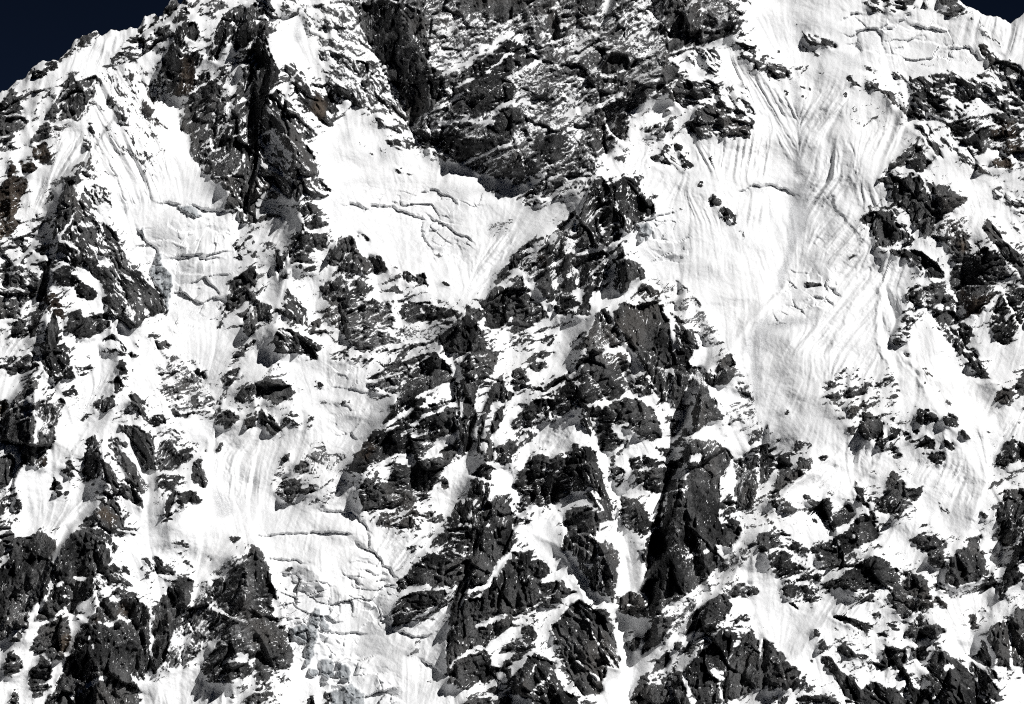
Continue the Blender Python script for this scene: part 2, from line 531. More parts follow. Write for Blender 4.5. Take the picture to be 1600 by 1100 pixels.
R92 0,180 80,160 160,170 240,230 270,260 180,290 130,330 60,300 0,280
R70 110,50 150,70 140,90
R75 370,180 420,180 400,230 360,230
R70 200,115 240,125 230,132
R84@-50 0,380 40,350 110,420 160,480 120,520 60,480
R48 150,440 210,370 330,380 370,430 330,490 220,470
R28f 370,310 440,270 600,300 590,320 440,330
R66 440,10 560,0 640,60 650,20 720,0 740,60 680,70 600,60 480,60
R75@20 740,50 800,90 900,60 1000,30 1100,0 1140,0 1020,60 880,100 790,100
R66f@20 680,180 830,100 1000,60 990,100 930,190 860,260 760,270 700,230
R93@30 1130,0 1200,90 1250,170 1250,520 1270,580 1200,700 1150,720 1170,640 1090,620 980,640 880,640 740,700 760,590 780,450 830,380 840,330 900,250 960,140 1040,70
R22@35 990,280 1080,240 1230,175 1240,300 1130,330 1020,340 1060,290
L20 780,480 880,410 970,360
L24 980,460 1060,400 1240,330
L26 980,520 1060,500 1140,480
L14 800,500 900,450
L14 900,520 980,480
S 1080,600 1170,530 1250,520 1240,560 1140,640 1060,640
L14 1000,605 1080,575 1170,540
K12 840,390 960,260 1040,180 1100,150
R97 1140,390 1230,370 1260,480 1200,510 1150,450
R95 980,500 1100,420 1140,480 1020,505
R86 570,740 640,620 740,500 770,480 760,600 740,680 660,760
B 640,640 740,510 750,600 700,680
S 890,650 980,630 970,690 880,700
R86@22 640,840 720,760 860,690 960,720 1160,640 1170,750 1110,830 1090,890 1000,930 860,980 720,1000 660,970 650,900
R94@22 650,900 740,800 850,860 840,960 700,1000
R30@22 670,750 860,710 840,790 740,830
R92 860,700 940,700 940,760 870,770
R62@25 740,1060 850,1000 960,960 1100,980 1170,1020 1180,1060 1050,1080 900,1100 760,1100
R84@25 740,1060 780,1010 900,1000 880,1060
R82@85 1250,170 1290,190 1300,250 1370,340 1380,430 1340,520 1360,600 1310,630 1270,530 1260,350
R82 1280,110 1300,30 1360,0 1500,0 1520,60 1440,170 1390,210 1360,330 1290,250
R86@80 1460,220 1540,150 1560,210 1600,250 1600,300 1490,310 1440,390 1400,600 1450,690 1420,650 1380,620 1380,520 1410,400
R94@80 1430,690 1460,480 1500,370 1560,330 1540,420 1480,520 1490,620 1480,690
R93 1500,620 1600,540 1600,690 1540,710 1490,690
L34 1480,540 1540,470 1600,420
L14 1290,30 1270,120 1280,260 1290,420
S 1180,720 1330,660 1390,680 1260,900 1200,1000 1160,960 1100,930 1170,800
R82 1150,850 1160,780 1190,800 1190,850
R72@70 1200,1040 1240,960 1330,880 1340,780 1420,700 1480,720 1460,900 1420,980 1380,1100 1240,1100
R97@75 1380,1100 1400,1020 1450,930 1470,960 1440,1090
R84@60 1480,900 1600,870 1600,1100 1450,1100
L36 1480,890 1530,830 1600,790
R90 160,650 210,620 215,640 180,690 160,670
R88 240,720 290,680 330,700 310,770 250,750
R88 100,870 190,770 280,810 290,870 200,940 140,920
R80 290,870 330,830 370,860 320,890
R34f@60 340,570 420,560 440,640 520,640 600,630 500,720 440,770 330,760
R42f 290,970 350,930 450,850 560,790 600,790 520,880 420,970
R70f 600,900 640,900 640,950 610,940
R60 90,590 105,595 100,605
G18 300,50 380,60 340,260 300,300
G18 460,560 540,520 600,480 640,600 480,700
C4 440,992 580,1005 640,1040 690,1095
F60 100,830 300,540 220,780
F55 1180,960 1380,680 1260,880

T 2 2
R88 480,0 720,0 760,90 690,140 850,160 870,280 800,260 720,270 600,310 460,320 420,250 410,150 440,80
R97 380,130 420,60 480,0 530,0 440,70 400,130
R82@80 770,0 960,0 1000,80 980,280 900,290 870,180 820,80
L26 730,10 800,90 860,160
R94@85 960,0 1130,0 1100,60 1130,120 1090,230 1060,340 1030,370 1000,300 1010,120
R86@80 1090,230 1110,100 1180,90 1260,150 1280,70 1370,10 1400,120 1340,210 1240,210 1200,200 1120,250
R25f 1190,20 1280,40 1240,120 1200,100
R45 700,130 830,120 850,150 780,190 700,170
R78 1060,340 1090,250 1130,270 1120,370 1060,380
R93@80 1140,290 1180,210 1220,200 1290,330 1330,420 1250,430 1190,480 1130,510 1120,380
S 1230,230 1340,210 1400,150 1400,300 1300,300
R60f 1400,240 1420,180 1500,220 1500,300 1430,280
R65 1260,450 1330,420 1370,470 1330,520
R30f 1300,320 1500,320 1520,430 1400,520 1340,430
R94 540,420 580,330 680,290 780,290 880,350 920,430 940,540 860,545 760,510 720,480 620,470 700,560 620,640 560,620 520,520
R92 470,340 560,340 560,400 510,420 480,400
L22 460,330 600,315 740,265 830,290 900,360
L14 900,360 925,440 945,545
L16 630,460 720,455
R62@-60 380,170 420,250 470,330 500,440 500,540 470,500 430,420 400,330 340,300
R84 0,110 60,100 110,180 40,250 0,240
R66@40 90,40 140,0 280,0 220,70 150,140
R45@35 270,130 350,120 340,170 280,220 180,260 120,260
R74@40 60,350 150,300 260,300 300,220 340,170 400,190 400,330 340,400 250,420 200,400 110,450 40,490 0,530 0,430
R65@40 0,560 60,480 110,480 160,500 60,600 0,660
S 160,560 280,440 410,360 480,540 400,560 380,600 260,640
R90 20,830 100,660 180,620 240,660 370,650 380,560 440,600 480,580 380,760 370,830 280,940 120,960 60,920
R92@-75 380,620 420,590 500,580 530,660 560,760 610,920 640,1060 600,1050 540,900 470,770 450,870 380,870
L12 340,720 270,740 200,735
L14 370,790 300,810
R86 0,930 60,930 110,990 40,1010
R84 160,960 220,930 250,980 190,1010
R70 0,1040 130,1050 80,1100 0,1100
R88 330,1010 420,960 500,980 540,1050 560,1100 350,1100
R82@-70 450,880 500,870 560,1000 520,960
R82@45 610,660 720,560 700,640 640,690 720,760 650,850 610,760
S 720,560 950,550 1000,640 960,700 860,680 720,620
R80 720,640 860,660 980,700 940,780 950,880 820,870 760,780
R60 900,590 980,600 990,660 920,640
R99 940,740 1000,700 1070,660 1070,720 1000,780 990,860 960,890 940,1000 900,1100 880,1090 940,900
R90 990,800 1080,790 1080,850 990,850
R93@75 1070,670 1080,600 1160,540 1270,550 1340,600 1390,650 1340,770 1300,800 1300,1100 920,1100 980,900 1090,860 1100,740
S 1000,780 1090,735 1085,790
S 1100,680 1160,630 1200,660 1140,690
S 1100,560 1190,480 1250,450 1250,500 1160,540
R66 980,510 1000,440 1060,420 1110,520 1070,570 1000,560
R55 920,340 1000,400 1030,430 960,430
R76 630,950 690,880 780,920 860,1000 850,1060 900,1060 880,1100 700,1100 660,1000
R88@80 1380,680 1440,650 1540,650 1530,880 1500,980 1450,990 1390,900
R90@80 1540,590 1600,570 1600,830 1550,830
R40@60 1440,560 1600,440 1600,560 1480,600
R62 1310,900 1380,880 1430,960 1320,1060
R80 1340,1040 1420,1060 1440,1100 1350,1100
R60 1560,1010 1600,1000 1600,1060
G75 1490,0 1560,0 1540,300 1500,400 1420,600 1400,760 1380,720 1460,500 1520,340
F50 160,560 300,430 400,380 440,480 260,620
F50 100,1090 300,960 400,880 440,920 300,1000 200,1100
F50 0,800 160,600 100,660 20,780

T 3 2
R40 330,300 360,220 420,140 560,80 620,200 680,150 720,70 800,160 830,230 800,340 700,380 640,300 600,360 480,440 420,330 350,320
R66 350,270 460,230 600,220 600,350 520,400 440,340
R72 630,200 720,190 690,260 650,240
R72 730,150 820,180 820,230 760,180
R93 560,480 600,360 690,400 720,440 720,520 640,550 590,540
R82 480,490 540,460 560,530 520,520
R74 670,560 720,520 760,560 720,620 680,600
R78 720,430 790,460 830,490 800,550 750,500
R60 770,400 800,400 760,460
R70 840,520 880,500 920,550 870,570
R88 900,490 930,470 950,490 920,510
R92 920,420 930,360 1040,370 1070,440 1000,430 960,470
R92 1090,420 1120,385 1180,400 1200,460 1160,470 1110,450
R72@-50 1190,500 1220,470 1275,540 1240,550
R86 940,590 980,510 1050,560 1050,600 980,610
R86@-50 1090,570 1110,530 1170,600 1150,620
R82 950,630 1040,640 1090,620 1110,680 1050,710 1020,670
R82 1110,290 1150,310 1155,345 1120,320
R84 950,190 990,180 980,210
R78 1060,240 1090,240 1080,255
R74@-50 960,100 990,100 1030,160 1010,170
R82 830,0 890,0 880,30 840,20
R86@-45 1180,0 1300,0 1330,60 1400,180 1330,150 1240,70 1280,80
R94 1420,290 1440,230 1520,240 1540,270 1480,325 1430,320
R84 1540,230 1600,80 1600,290 1570,260
R82 760,620 790,600 860,650 790,660
R97 315,680 330,645 375,640 370,670
R92 0,620 35,650 40,720 0,800
R88 50,760 70,650 130,640 155,700 130,750 210,740 200,790 120,830 60,880 40,850
R86 170,700 200,650 280,670 260,730 180,740
R40 70,400 110,320 140,400
R55 40,580 60,530 100,540
R45@30 150,640 170,540 270,560 280,620 200,620
R74 0,900 70,880 180,980 160,1010 60,1000 0,960
R45 0,1040 60,1080 150,1090 100,1100 0,1100
R88 210,910 230,890 300,930 390,910 420,960 400,1040 340,1050 290,970 220,930
R92 260,1050 280,1025 310,1050 300,1075
R96 400,1100 410,1020 480,940 540,980 560,1010 490,1090
R96 490,1100 560,1040 600,1010 660,1060 680,1100
R55 440,850 460,820 500,830
R80@-60 530,860 550,790 590,860 600,950
K18 560,910 620,970 670,1050
R80 610,960 630,900 660,900 640,960
R78 630,750 670,740 680,770 640,770
R82 650,950 730,900 740,800 780,740 860,810 860,850 970,840 970,880 900,950 820,1030 700,1020
R75 980,880 1000,890 995,910
R76@40 950,1090 1000,1060 1040,1040 980,1095
R45@-50 1060,920 1140,1010 1120,1030 1080,990
R93 1310,1010 1330,980 1365,1020 1350,1055
R78@45 1420,720 1440,640 1480,560 1530,540 1600,570 1600,690 1510,690 1480,740
R40 1380,880 1400,810 1540,760 1500,830 1430,850
R80@70 1420,1010 1470,940 1470,870 1520,850 1600,850 1600,1100 1430,1100
R96@75 1420,1010 1475,940 1470,1010 1430,1050
R60 1560,480 1590,400 1580,460
R80 1580,350 1600,335 1600,360
R45 1360,510 1400,490 1390,515
F52 220,880 390,680 440,740 430,900 330,900
F75 480,560 640,560 600,700 500,700
F60 1400,200 1600,340 1560,480 1400,700 1360,560 1330,400
F-60 830,240 930,350 900,340
F60 400,40 700,0 640,150 420,180
F65 820,700 1200,700 1300,950 1100,900 900,780

T 0 3
R94@75 0,180 100,60 200,60 250,0 330,60 350,110 330,260 300,420 200,500 180,620 100,610 20,700 0,700
R84 0,60 50,0 80,10 100,60 80,100
R40@30 0,100 80,120 60,200 0,260
S 90,0 240,0 200,50 140,75 110,40
R93@75 350,110 400,80 440,40 480,0 640,0 700,60 740,150 700,200 600,290 590,400 480,480 480,560 430,540 410,480 330,560 240,580 200,560 250,460 330,390 340,260
S 460,300 550,310 490,325
L12 350,370 385,340 410,370
L12 375,420 440,430
L14 590,80 660,80 710,180
L12 590,140 640,110
R80@-30 600,290 720,210 800,240 850,370 760,350 700,350 660,380 600,390
L20 740,230 800,300 850,370
R93@70 260,1100 300,1000 400,870 460,690 560,560 620,480 720,400 850,430 930,500 950,680 940,860 900,960 860,950 870,1100
R70 600,440 720,370 850,410 840,440 700,460
R65@45 480,520 560,450 600,400 640,440 560,520 480,590
S 480,520 560,450 600,400 560,480 500,520
B 740,480 800,460 810,550 740,550
B 570,580 620,540 620,600
B 340,700 440,650 440,760 380,800
L12 620,590 700,600 750,550 790,590 880,550
L24 450,560 455,690 420,800 340,980 260,1090
L26 450,1060 560,980 660,930
L14 790,880 850,960 920,1060
L10 560,680 590,750
R94 180,760 250,600 430,550 445,690 400,810 320,830 290,780 250,800
R93 180,980 180,900 260,790 310,830 330,920 290,960 270,1050 210,1060
R88 20,860 50,780 120,790 160,880 70,940 20,920
R88 50,720 110,640 160,660 130,720
R75 60,1080 90,1000 130,1100 60,1100
L22 360,110 340,260 300,420 220,540 170,740
L28 70,740 150,800 170,880 70,960 0,960
L24 230,830 120,930 40,1000 20,1090
L14 200,600 300,590 400,520
S 310,840 400,820 340,960 300,970 330,900
S 100,960 180,970 200,1060 130,1020
R94@85 960,500 1040,400 1060,340 1130,310 1210,330 1200,440 1140,520 1110,620 1060,700 1030,830 960,920 940,860 950,600
R62f@60 1110,620 1200,500 1230,350 1300,330 1400,290 1380,560 1440,600 1320,720 1180,840 1060,910 1040,830
R88f 1380,400 1440,260 1520,200 1570,110 1600,120 1600,820 1540,780 1450,800 1330,840 1300,940 1250,880 1400,650
R96 1520,180 1580,110 1600,110 1600,260 1540,260
L14 940,470 950,650 940,800
S 1045,570 1065,600 1060,625
L13 1220,300 1210,450
R80 1300,960 1340,850 1440,830 1600,860 1600,930 1480,950 1380,980
S 1440,830 1500,800 1560,840
R90 1440,1050 1470,1040 1470,1090
R78 1540,1060 1600,1020 1600,1090
R76@-35 880,190 980,180 1100,280 1080,310 960,280 900,210
R80@-30 1050,90 1130,80 1210,125 1150,110
R75@-40 1130,200 1190,210 1220,260
R70 1090,150 1150,150 1120,165
R78 1430,50 1480,40 1500,75 1450,80
R45 880,220 960,300 1000,350 900,340
R65@-20 630,0 840,0 850,40 740,30
R50 980,60 1010,40 1020,70
R50f 1300,170 1330,170 1310,250
R50f@45 1400,180 1480,150 1500,190 1440,240
R70 950,420 990,420 980,445
F75 260,0 480,0 420,60 360,90

T 1 3
R88 0,120 40,140 70,220 100,360 130,440 100,480 120,560 200,660 240,780 230,860 120,900 20,960 0,960
R95@-75 0,130 40,150 70,240 80,330 0,420
R70 0,960 110,980 120,1040 60,1090 0,1100
R65 120,940 200,930 220,960 160,980
R88 320,1060 360,1040 370,1100 320,1100
R80 400,1060 440,1010 480,1060 460,1100 400,1100
R45 330,640 375,500 395,520 380,640 345,820 310,860 310,800
R25 320,620 330,600 325,700 280,680
R22 470,1030 600,970 670,1040 680,1100 470,1100
I 320,620 370,500 405,510 390,640 350,840 310,870 300,790 330,700
I 200,620 320,610 310,720 230,690
I 400,820 480,830 490,930 440,950 400,910
I 500,930 520,840 590,870 585,950
I 470,1030 600,970 670,1040 680,1100 470,1100
I 400,600 420,540 470,650 430,630
I 330,870 390,900 380,930 330,920
G40 190,280 230,240 270,240 410,350 430,380 400,460 330,400 210,320
G20 150,300 400,400 380,520 200,560
R55 190,260 225,245 200,300
R55 260,250 275,290 255,270
C5 0,50 180,40 380,30 570,35
C4 90,190 180,195 280,210
C7 640,100 700,140 780,185 800,230 870,300
C5 690,265 760,290 810,290
C4 690,0 710,90
C7 920,660 1000,690 1070,670
C4 470,660 650,655
C4 1060,840 1130,890
C5 750,330 800,320
R62@20 920,130 950,100 1060,90 1040,130 960,150
R60 980,45 1020,40 1000,60
R40 850,0 960,0 900,20
R75@25 1100,80 1160,0 1390,0 1380,130 1320,170 1220,140 1090,130
R88 880,400 890,330 1010,220 1080,150 1130,160 1220,140 1300,190 1310,280 1270,330 1200,360 1060,370 980,360
R94@75 1400,0 1600,0 1600,160 1520,240 1460,350 1370,380 1310,400 1360,260 1410,130
R98@75 1380,0 1410,0 1400,150 1350,280 1300,440 1220,560 1210,500 1290,290 1340,100
R86@15 840,540 870,460 980,400 1180,380 1200,460 1060,520 960,580 860,630
L22 880,430 980,380 1080,360
R91@75 1190,880 1190,700 1220,560 1300,450 1400,440 1440,360 1540,250 1600,200 1600,600 1480,700 1440,750 1300,780 1240,830 1200,900
L30 1370,380 1450,360 1520,220 1600,150
L34 1380,610 1460,590 1540,560
L22 1290,790 1370,740 1430,760
S 1460,740 1600,600 1600,680 1500,760
R98@80 1500,500 1510,370 1550,260 1560,320 1520,500
R93 1190,950 1250,830 1440,760 1480,830 1440,900 1380,970 1330,1010 1200,970
R80 1500,780 1600,700 1600,760 1530,790
R85 1530,830 1600,810 1600,930 1560,940
R88 1420,900 1500,850 1510,930 1400,980
R80 1280,1100 1330,1060 1460,1060 1470,1100
R93 1510,1080 1600,1040 1600,1100 1520,1100
R70 1410,1000 1490,980 1530,1010 1450,1040
G35 770,410 830,390 820,440
G40 900,780 1020,690 1060,740 1000,820 940,800
R25f 900,780 1020,690 1060,740 1000,820 940,800
R30f 1060,960 1130,930 1140,960
R16f 770,400 870,420 840,580 780,560
G25 660,960 760,960 840,1060 720,1090
F50 730,90 1000,0 1140,0 900,300 830,250
F45 920,640 1220,480 1210,560 1060,660
F55 1060,800 1220,600 1190,740 1150,870

T 2 3
R93@75 0,540 0,150 130,150 120,200 180,180 250,270 160,360 200,440 150,480 90,490 40,530
S 10,190 70,190 50,215
R60 0,80 40,70 20,20 0,0
R82 160,380 230,330 330,340 400,390 330,440 200,510
R91@80 340,0 540,0 530,120 560,340 580,430 500,390 440,280 400,180 310,120
S 90,70 130,40 220,50 300,130 400,300 440,380 380,360 270,280 200,200
S 450,220 500,220 490,260
S 330,120 390,150 360,170
R94@80 540,120 590,50 640,110 680,210 660,300 630,480 580,410
L10 535,60 550,300 585,430
S 630,0 700,0 720,150 800,160 700,240 770,310 760,370 650,420 670,200
R60 720,0 860,0 830,70 740,110
R94@80 830,100 890,0 1450,0 1380,120 1270,110 1290,220 1180,370 960,480 930,540 840,560 860,450 800,390 830,310 830,230
R99 820,180 890,200 940,300 980,320 900,340 860,250
S 1190,130 1220,115 1250,150 1200,162
L7 1070,185 1180,155
R98 1380,0 1420,0 1390,110 1350,90
R82 650,440 750,390 830,450 850,560 750,550 680,530
R45f@45 930,560 1060,460 1200,340 1300,240 1400,150 1600,0 1600,40 1500,160 1300,300 1180,440 1060,640 960,700
R88@50 810,800 820,690 900,560 1020,540 940,700 880,760
R90@40 1070,660 1110,560 1200,450 1290,420 1380,480 1330,580 1250,630 1140,650
R86 1280,420 1420,340 1530,360 1550,410 1480,450 1400,430 1330,480
R82 1390,580 1420,540 1510,530 1480,580 1400,595
R84 1530,40 1600,20 1600,170 1540,140
R96@-55 250,620 350,500 420,450 520,520 630,600 650,720 680,830 660,890 590,860 560,1040 440,1050 360,930 330,820 280,700
L9 420,480 480,610 540,740 640,860
S 370,830 420,820 470,890
L12 500,910 540,940
S 580,860 640,890 620,940
R88 500,500 600,500 630,590 540,560
L20 150,700 240,580 360,450 440,400
L22 440,400 540,440 600,480 640,560
R94 60,620 130,610 155,690 120,740 60,700
R90 110,540 150,540 150,590
R70 0,700 40,680 110,760 40,850 0,840
R93@-50 0,960 100,820 160,780 260,830 300,940 380,1040 440,1100 140,1100 120,1060 0,1040
L13 110,1030 170,980 240,930
S 250,880 330,900 350,980 310,970
L15 0,1000 80,950 150,860
S 0,1040 120,1060 130,1100 0,1100
L7 210,780 290,950 350,1030
R76 680,680 760,640 800,680 780,760 750,800 710,750
R93@60 740,1100 800,920 860,900 860,980 960,960 1000,1080 960,1100
R80@40 890,860 970,770 990,830 960,880 900,910
R90 990,720 1060,700 1060,760 1020,780
R80 1070,750 1150,740 1130,790 1080,790
R91@80 990,930 1040,870 1080,1000 1120,1100 1020,1100
R95@80 1080,870 1180,760 1240,720 1300,630 1400,650 1380,750 1330,880 1290,900 1310,1090 1150,1100 1110,1000
S 1240,890 1330,880 1270,950
L15 1070,880 1090,1000 1150,1080
R95@75 1330,1090 1330,900 1440,690 1480,640 1550,700 1560,990 1430,1050
R98@70 1310,1000 1390,760 1440,700 1360,880 1330,1080
R98@85 1160,1000 1180,800 1195,900 1180,1080
R97@85 1550,900 1570,700 1600,700 1600,990 1560,1000
R92 1470,640 1510,620 1510,660

T 3 3
R72 0,20 60,0 150,50 220,100 260,140 250,180 180,150 140,190 0,200
R76 0,220 120,200 250,250 330,290 330,330 200,310 80,320 30,270
R82 80,380 170,340 260,380 310,420 340,430 280,480 200,440 110,430
R50@-40 120,470 180,470 270,540 200,530
R90 270,130 390,110 440,140 480,190 470,230 380,250 310,200
L8 290,100 340,220
R94 440,40 520,0 670,0 690,60 640,90 560,130 500,160 450,110
L6 520,20 550,70
R92 640,120 690,95 710,130 660,140
R85 380,0 450,0 430,15
R91 340,390 360,330 460,300 540,240 620,180 720,190 800,240 840,330 870,270 960,280 1010,390 1000,490 920,530 860,575 800,550 790,490 740,440 720,370 620,400 500,390 440,370
R25 700,380 760,340 790,420 730,420
L16 870,435 930,435
L13 840,320 920,320
R70 500,410 560,420 700,430 680,470 540,440
R92 1000,470 1060,430 1110,470 1120,515 1060,480
R82 880,70 960,20 1060,60 1130,100 1090,200 1080,260 990,160
R90 1000,150 1110,140 1100,250 1000,210
R94@75 1110,320 1140,190 1240,120 1280,60 1340,30 1330,150 1370,210 1330,320 1180,370 1120,350
R78 1340,260 1420,270 1420,350 1360,390
R75@-50 1030,350 1080,340 1130,420 1080,400
R70 900,180 960,200 980,230
R70 1390,160 1450,170 1440,195
R82 1420,50 1440,0 1590,0 1540,100 1480,120
R90@60 1430,470 1440,380 1500,230 1530,150 1600,60 1600,120 1560,220 1600,300 1500,400
R50 1300,500 1340,480 1380,530 1320,520
R94 650,540 690,515 715,560 670,570
R84@-25 380,545 450,550 560,580 640,600 670,640 600,660 500,600 410,570
R80 660,640 740,660 740,710 690,690
R76 740,600 800,600 820,650 780,640
R94 840,650 880,610 990,570 1000,600 1080,600 1105,650 1050,700 980,680 890,700
R90 1255,540 1290,540 1320,640 1270,640
R93 270,640 290,610 330,660 300,680
R80 310,720 350,690 370,750 330,770
R85 420,670 440,690 425,700
R76@-25 430,740 480,720 560,780 620,800 610,830 500,800
R93@-50 330,790 400,800 460,900 540,930 590,1010 640,960 720,980 800,1010 850,1060 900,1100 600,1100 480,1060 420,930 360,850
L11 550,960 590,1010
R93@-55 640,850 720,810 730,740 790,760 860,880 880,950 920,1000 1000,1020 1040,1100 920,1100 860,970 800,860 700,890
R86 790,740 850,780 880,830 840,860
R82 890,760 960,750 1010,770 960,870 920,820
R95@-50 980,920 1020,850 1050,740 1100,760 1180,820 1260,890 1330,1010 1320,1060 1380,1100 1060,1100 1040,1020
S 1090,880 1130,850 1180,865 1130,885
R90@-60 1200,760 1280,830 1340,880 1380,930 1430,1000 1480,1090 1400,1080 1330,1000 1290,900
R92@-60 1310,800 1340,690 1380,740 1400,850 1440,960 1400,950
L18 1390,760 1420,860
R93@85 1370,690 1430,600 1500,600 1520,570 1560,480 1600,500 1600,870 1440,870 1420,780
L9 1520,660 1520,860
R95 0,700 60,750 130,850 200,900 200,1000 100,1010 60,970 0,1040
R93 220,910 250,900 240,970 200,1010
R90 260,830 290,830 270,850
R82 60,1080 120,1040 130,1100 60,1100
R88@-10 170,1100 180,1060 250,1040 380,1040 470,1090 470,1100 340,1080
R85 1560,940 1600,940 1600,960
F60 380,480 500,400 650,490 600,600 400,560
F60 740,900 800,860 840,950 740,980

T 1 3
X100 120,250 420,330 480,480 460,640 600,700 800,900 900,1000 880,1095 480,1095 300,900 180,620
X60 640,90 800,200 880,310 860,600 760,640 480,560 440,380 600,300
T 0 1
X55 1080,540 1460,560 1400,900 1080,1000 1060,800
X35 820,340 960,340 1100,300 1400,260 1440,400 1400,520 1080,520 960,460 830,500
T 1 1
X55 1000,280 1360,420 1300,520 1080,500
X32 560,60 1450,90 1380,300 1040,270 600,180
T 3 0
X40 470,100 1080,160 1320,340 1300,430 700,400 520,300
T 3 1
X60 120,600 450,600 440,800 150,900 0,920
T 2 1
X65 800,300 1100,290 1110,500 1000,560 850,540
T 1 2
X25 440,60 640,80 740,300 740,480 600,640 460,600
"""

# snow that stays clean (survey units)
CLEAN = """
262,170 292,215 330,275 352,305 362,370 350,440 330,500 300,540 262,500 268,430 235,400 215,350 215,300 245,230
500,225 545,190 600,225 700,265 790,300 810,330 850,355 790,405 740,460 690,462 640,440 560,385 525,365 510,300
1190,130 1245,150 1300,130 1380,200 1345,300 1310,320 1350,380 1420,430 1375,520 1360,570 1270,590 1190,610 1160,560 1100,450 1060,420 1010,400 1010,350 1060,270 1090,225 1175,225
300,720 350,660 400,690 420,760 440,790 540,805 570,830 620,900 600,960 620,1000 700,975 690,1050 660,1100 560,1100 500,1040 470,950 430,890 400,850 320,830 290,780
460,565 550,570 560,600 580,680 540,720 500,690 520,620 470,600
1200,0 1350,20 1500,30 1590,60 1600,105 1540,85 1545,110 1400,108 1330,95 1300,60 1200,30
50,122 100,105 160,60 205,55 175,80 140,100 100,112 75,135
1480,565 1530,600 1540,700 1525,800 1495,790 1460,700 1425,600
1270,590 1310,680 1330,690 1360,700 1400,740 1480,760 1510,820 1440,800 1390,740 1330,720 1290,690 1240,620
95,235 130,215 140,260 105,275 85,270
1180,620 1220,600 1250,640 1300,700 1260,700 1210,640
960,690 990,830 1010,960 985,1100 940,1100 965,1000 975,900
1200,930 1260,950 1270,1000 1290,1060 1250,1060 1210,1010
"""
# ------------------------------------------------------------------ raster helpers
ST = 1.25                                   # raster step in survey units
FW, FH = 1280, 880                          # frame raster
PL, PR, PT, PB = 32, 32, 56, 40             # margins
NX, NY = FW + PL + PR, FH + PT + PB
u1 = (np.arange(NX) - PL + 0.5) * ST
v1 = (np.arange(NY) - PT + 0.5) * ST
U, V = np.meshgrid(u1, v1)
U = U.astype(np.float32); V = V.astype(np.float32)
rng = np.random.default_rng(7)

def blur(a, sig_units):
    s = sig_units / ST
    fy = np.fft.fftfreq(a.shape[0])[:, None]; fx = np.fft.rfftfreq(a.shape[1])[None, :]
    k = np.exp(-2 * (math.pi * s) ** 2 * (fx * fx + fy * fy))
    return np.fft.irfft2(np.fft.rfft2(a) * k, s=a.shape).astype(np.float32)

def hash2(ix, iy, seed):
    h = (ix.astype(np.int64) * 374761393 + iy.astype(np.int64) * 668265263 + seed * 974711) & 0xffffffff
    h = ((h ^ (h >> 13)) * 1274126177) & 0xffffffff
    return (h ^ (h >> 16)) & 0xffffffff

GA = np.linspace(0, 2 * math.pi, 256, endpoint=False)
GX, GY = np.cos(GA).astype(np.float32), np.sin(GA).astype(np.float32)

def perlin(x, y, seed):
    x0 = np.floor(x); y0 = np.floor(y)
    fx = (x - x0).astype(np.float32); fy = (y - y0).astype(np.float32)
    x0 = x0.astype(np.int64); y0 = y0.astype(np.int64)
    def g(ox, oy):
        h = (hash2(x0 + ox, y0 + oy, seed) & 255).astype(np.int32)
        return GX[h] * (fx - ox) + GY[h] * (fy - oy)
    sx = fx * fx * fx * (fx * (fx * 6 - 15) + 10); sy = fy * fy * fy * (fy * (fy * 6 - 15) + 10)
    a = g(0, 0) + sx * (g(1, 0) - g(0, 0)); b = g(0, 1) + sx * (g(1, 1) - g(0, 1))
    return (a + sy * (b - a)) * 1.45

def fbm(x, y, seed, octs, gain=0.5):
    t = 0.0; amp = 1.0
    for o in range(octs):
        t = t + amp * perlin(x * 2 ** o, y * 2 ** o, seed + 17 * o); amp *= gain
    return t

def facets(x, y, seed):
    """Random planar facets on jittered cells: returns relief (cell units) and gap to the next cell."""
    x0 = np.floor(x).astype(np.int64); y0 = np.floor(y).astype(np.int64)
    f1 = np.full(x.shape, 9.0, np.float32); f2 = f1.copy(); rel = np.zeros(x.shape, np.float32)
    for oy in (-1, 0, 1):
        for ox in (-1, 0, 1):
            h = hash2(x0 + ox, y0 + oy, seed)
            cx = (x0 + ox + (h & 255) / 255.0); cy = (y0 + oy + ((h >> 8) & 255) / 255.0)
            dx = (x - cx).astype(np.float32); dy = (y - cy).astype(np.float32)
            d = dx * dx + dy * dy
            gx = (((h >> 16) & 255) / 127.5 - 1).astype(np.float32); gy = (((h >> 24) & 255) / 127.5 - 1).astype(np.float32)
            near = d < f1
            f2 = np.where(near, f1, np.minimum(f2, d))
            rel = np.where(near, gx * dx + gy * dy + 0.35 * gx * gy, rel)
            f1 = np.where(near, d, f1)
    return rel, np.sqrt(f2) - np.sqrt(f1)

def norm(a):
    return ((a - a.mean()) / (a.std() + 1e-9)).astype(np.float32)

# ------------------------------------------------------------------ painting the survey on the frame raster
fu = ((np.arange(FW) + 0.5) * ST); fv = ((np.arange(FH) + 0.5) * ST)

def poly_mask(pts, uu=fu, vv=fv):
    p = np.array(pts, float)
    i0, i1 = np.searchsorted(uu, [p[:, 0].min(), p[:, 0].max()]); j0, j1 = np.searchsorted(vv, [p[:, 1].min(), p[:, 1].max()])
    if i1 <= i0 or j1 <= j0: return None
    X = uu[None, i0:i1]; Y = vv[j0:j1, None]
    m = np.zeros((j1 - j0, i1 - i0), bool)
    for k in range(len(p)):
        ax, ay = p[k]; bx, by = p[(k + 1) % len(p)]
        if ay == by: continue
        m ^= ((ay > Y) != (by > Y)) & (X < (bx - ax) * (Y - ay) / (by - ay) + ax)
    return (slice(j0, j1), slice(i0, i1)), m

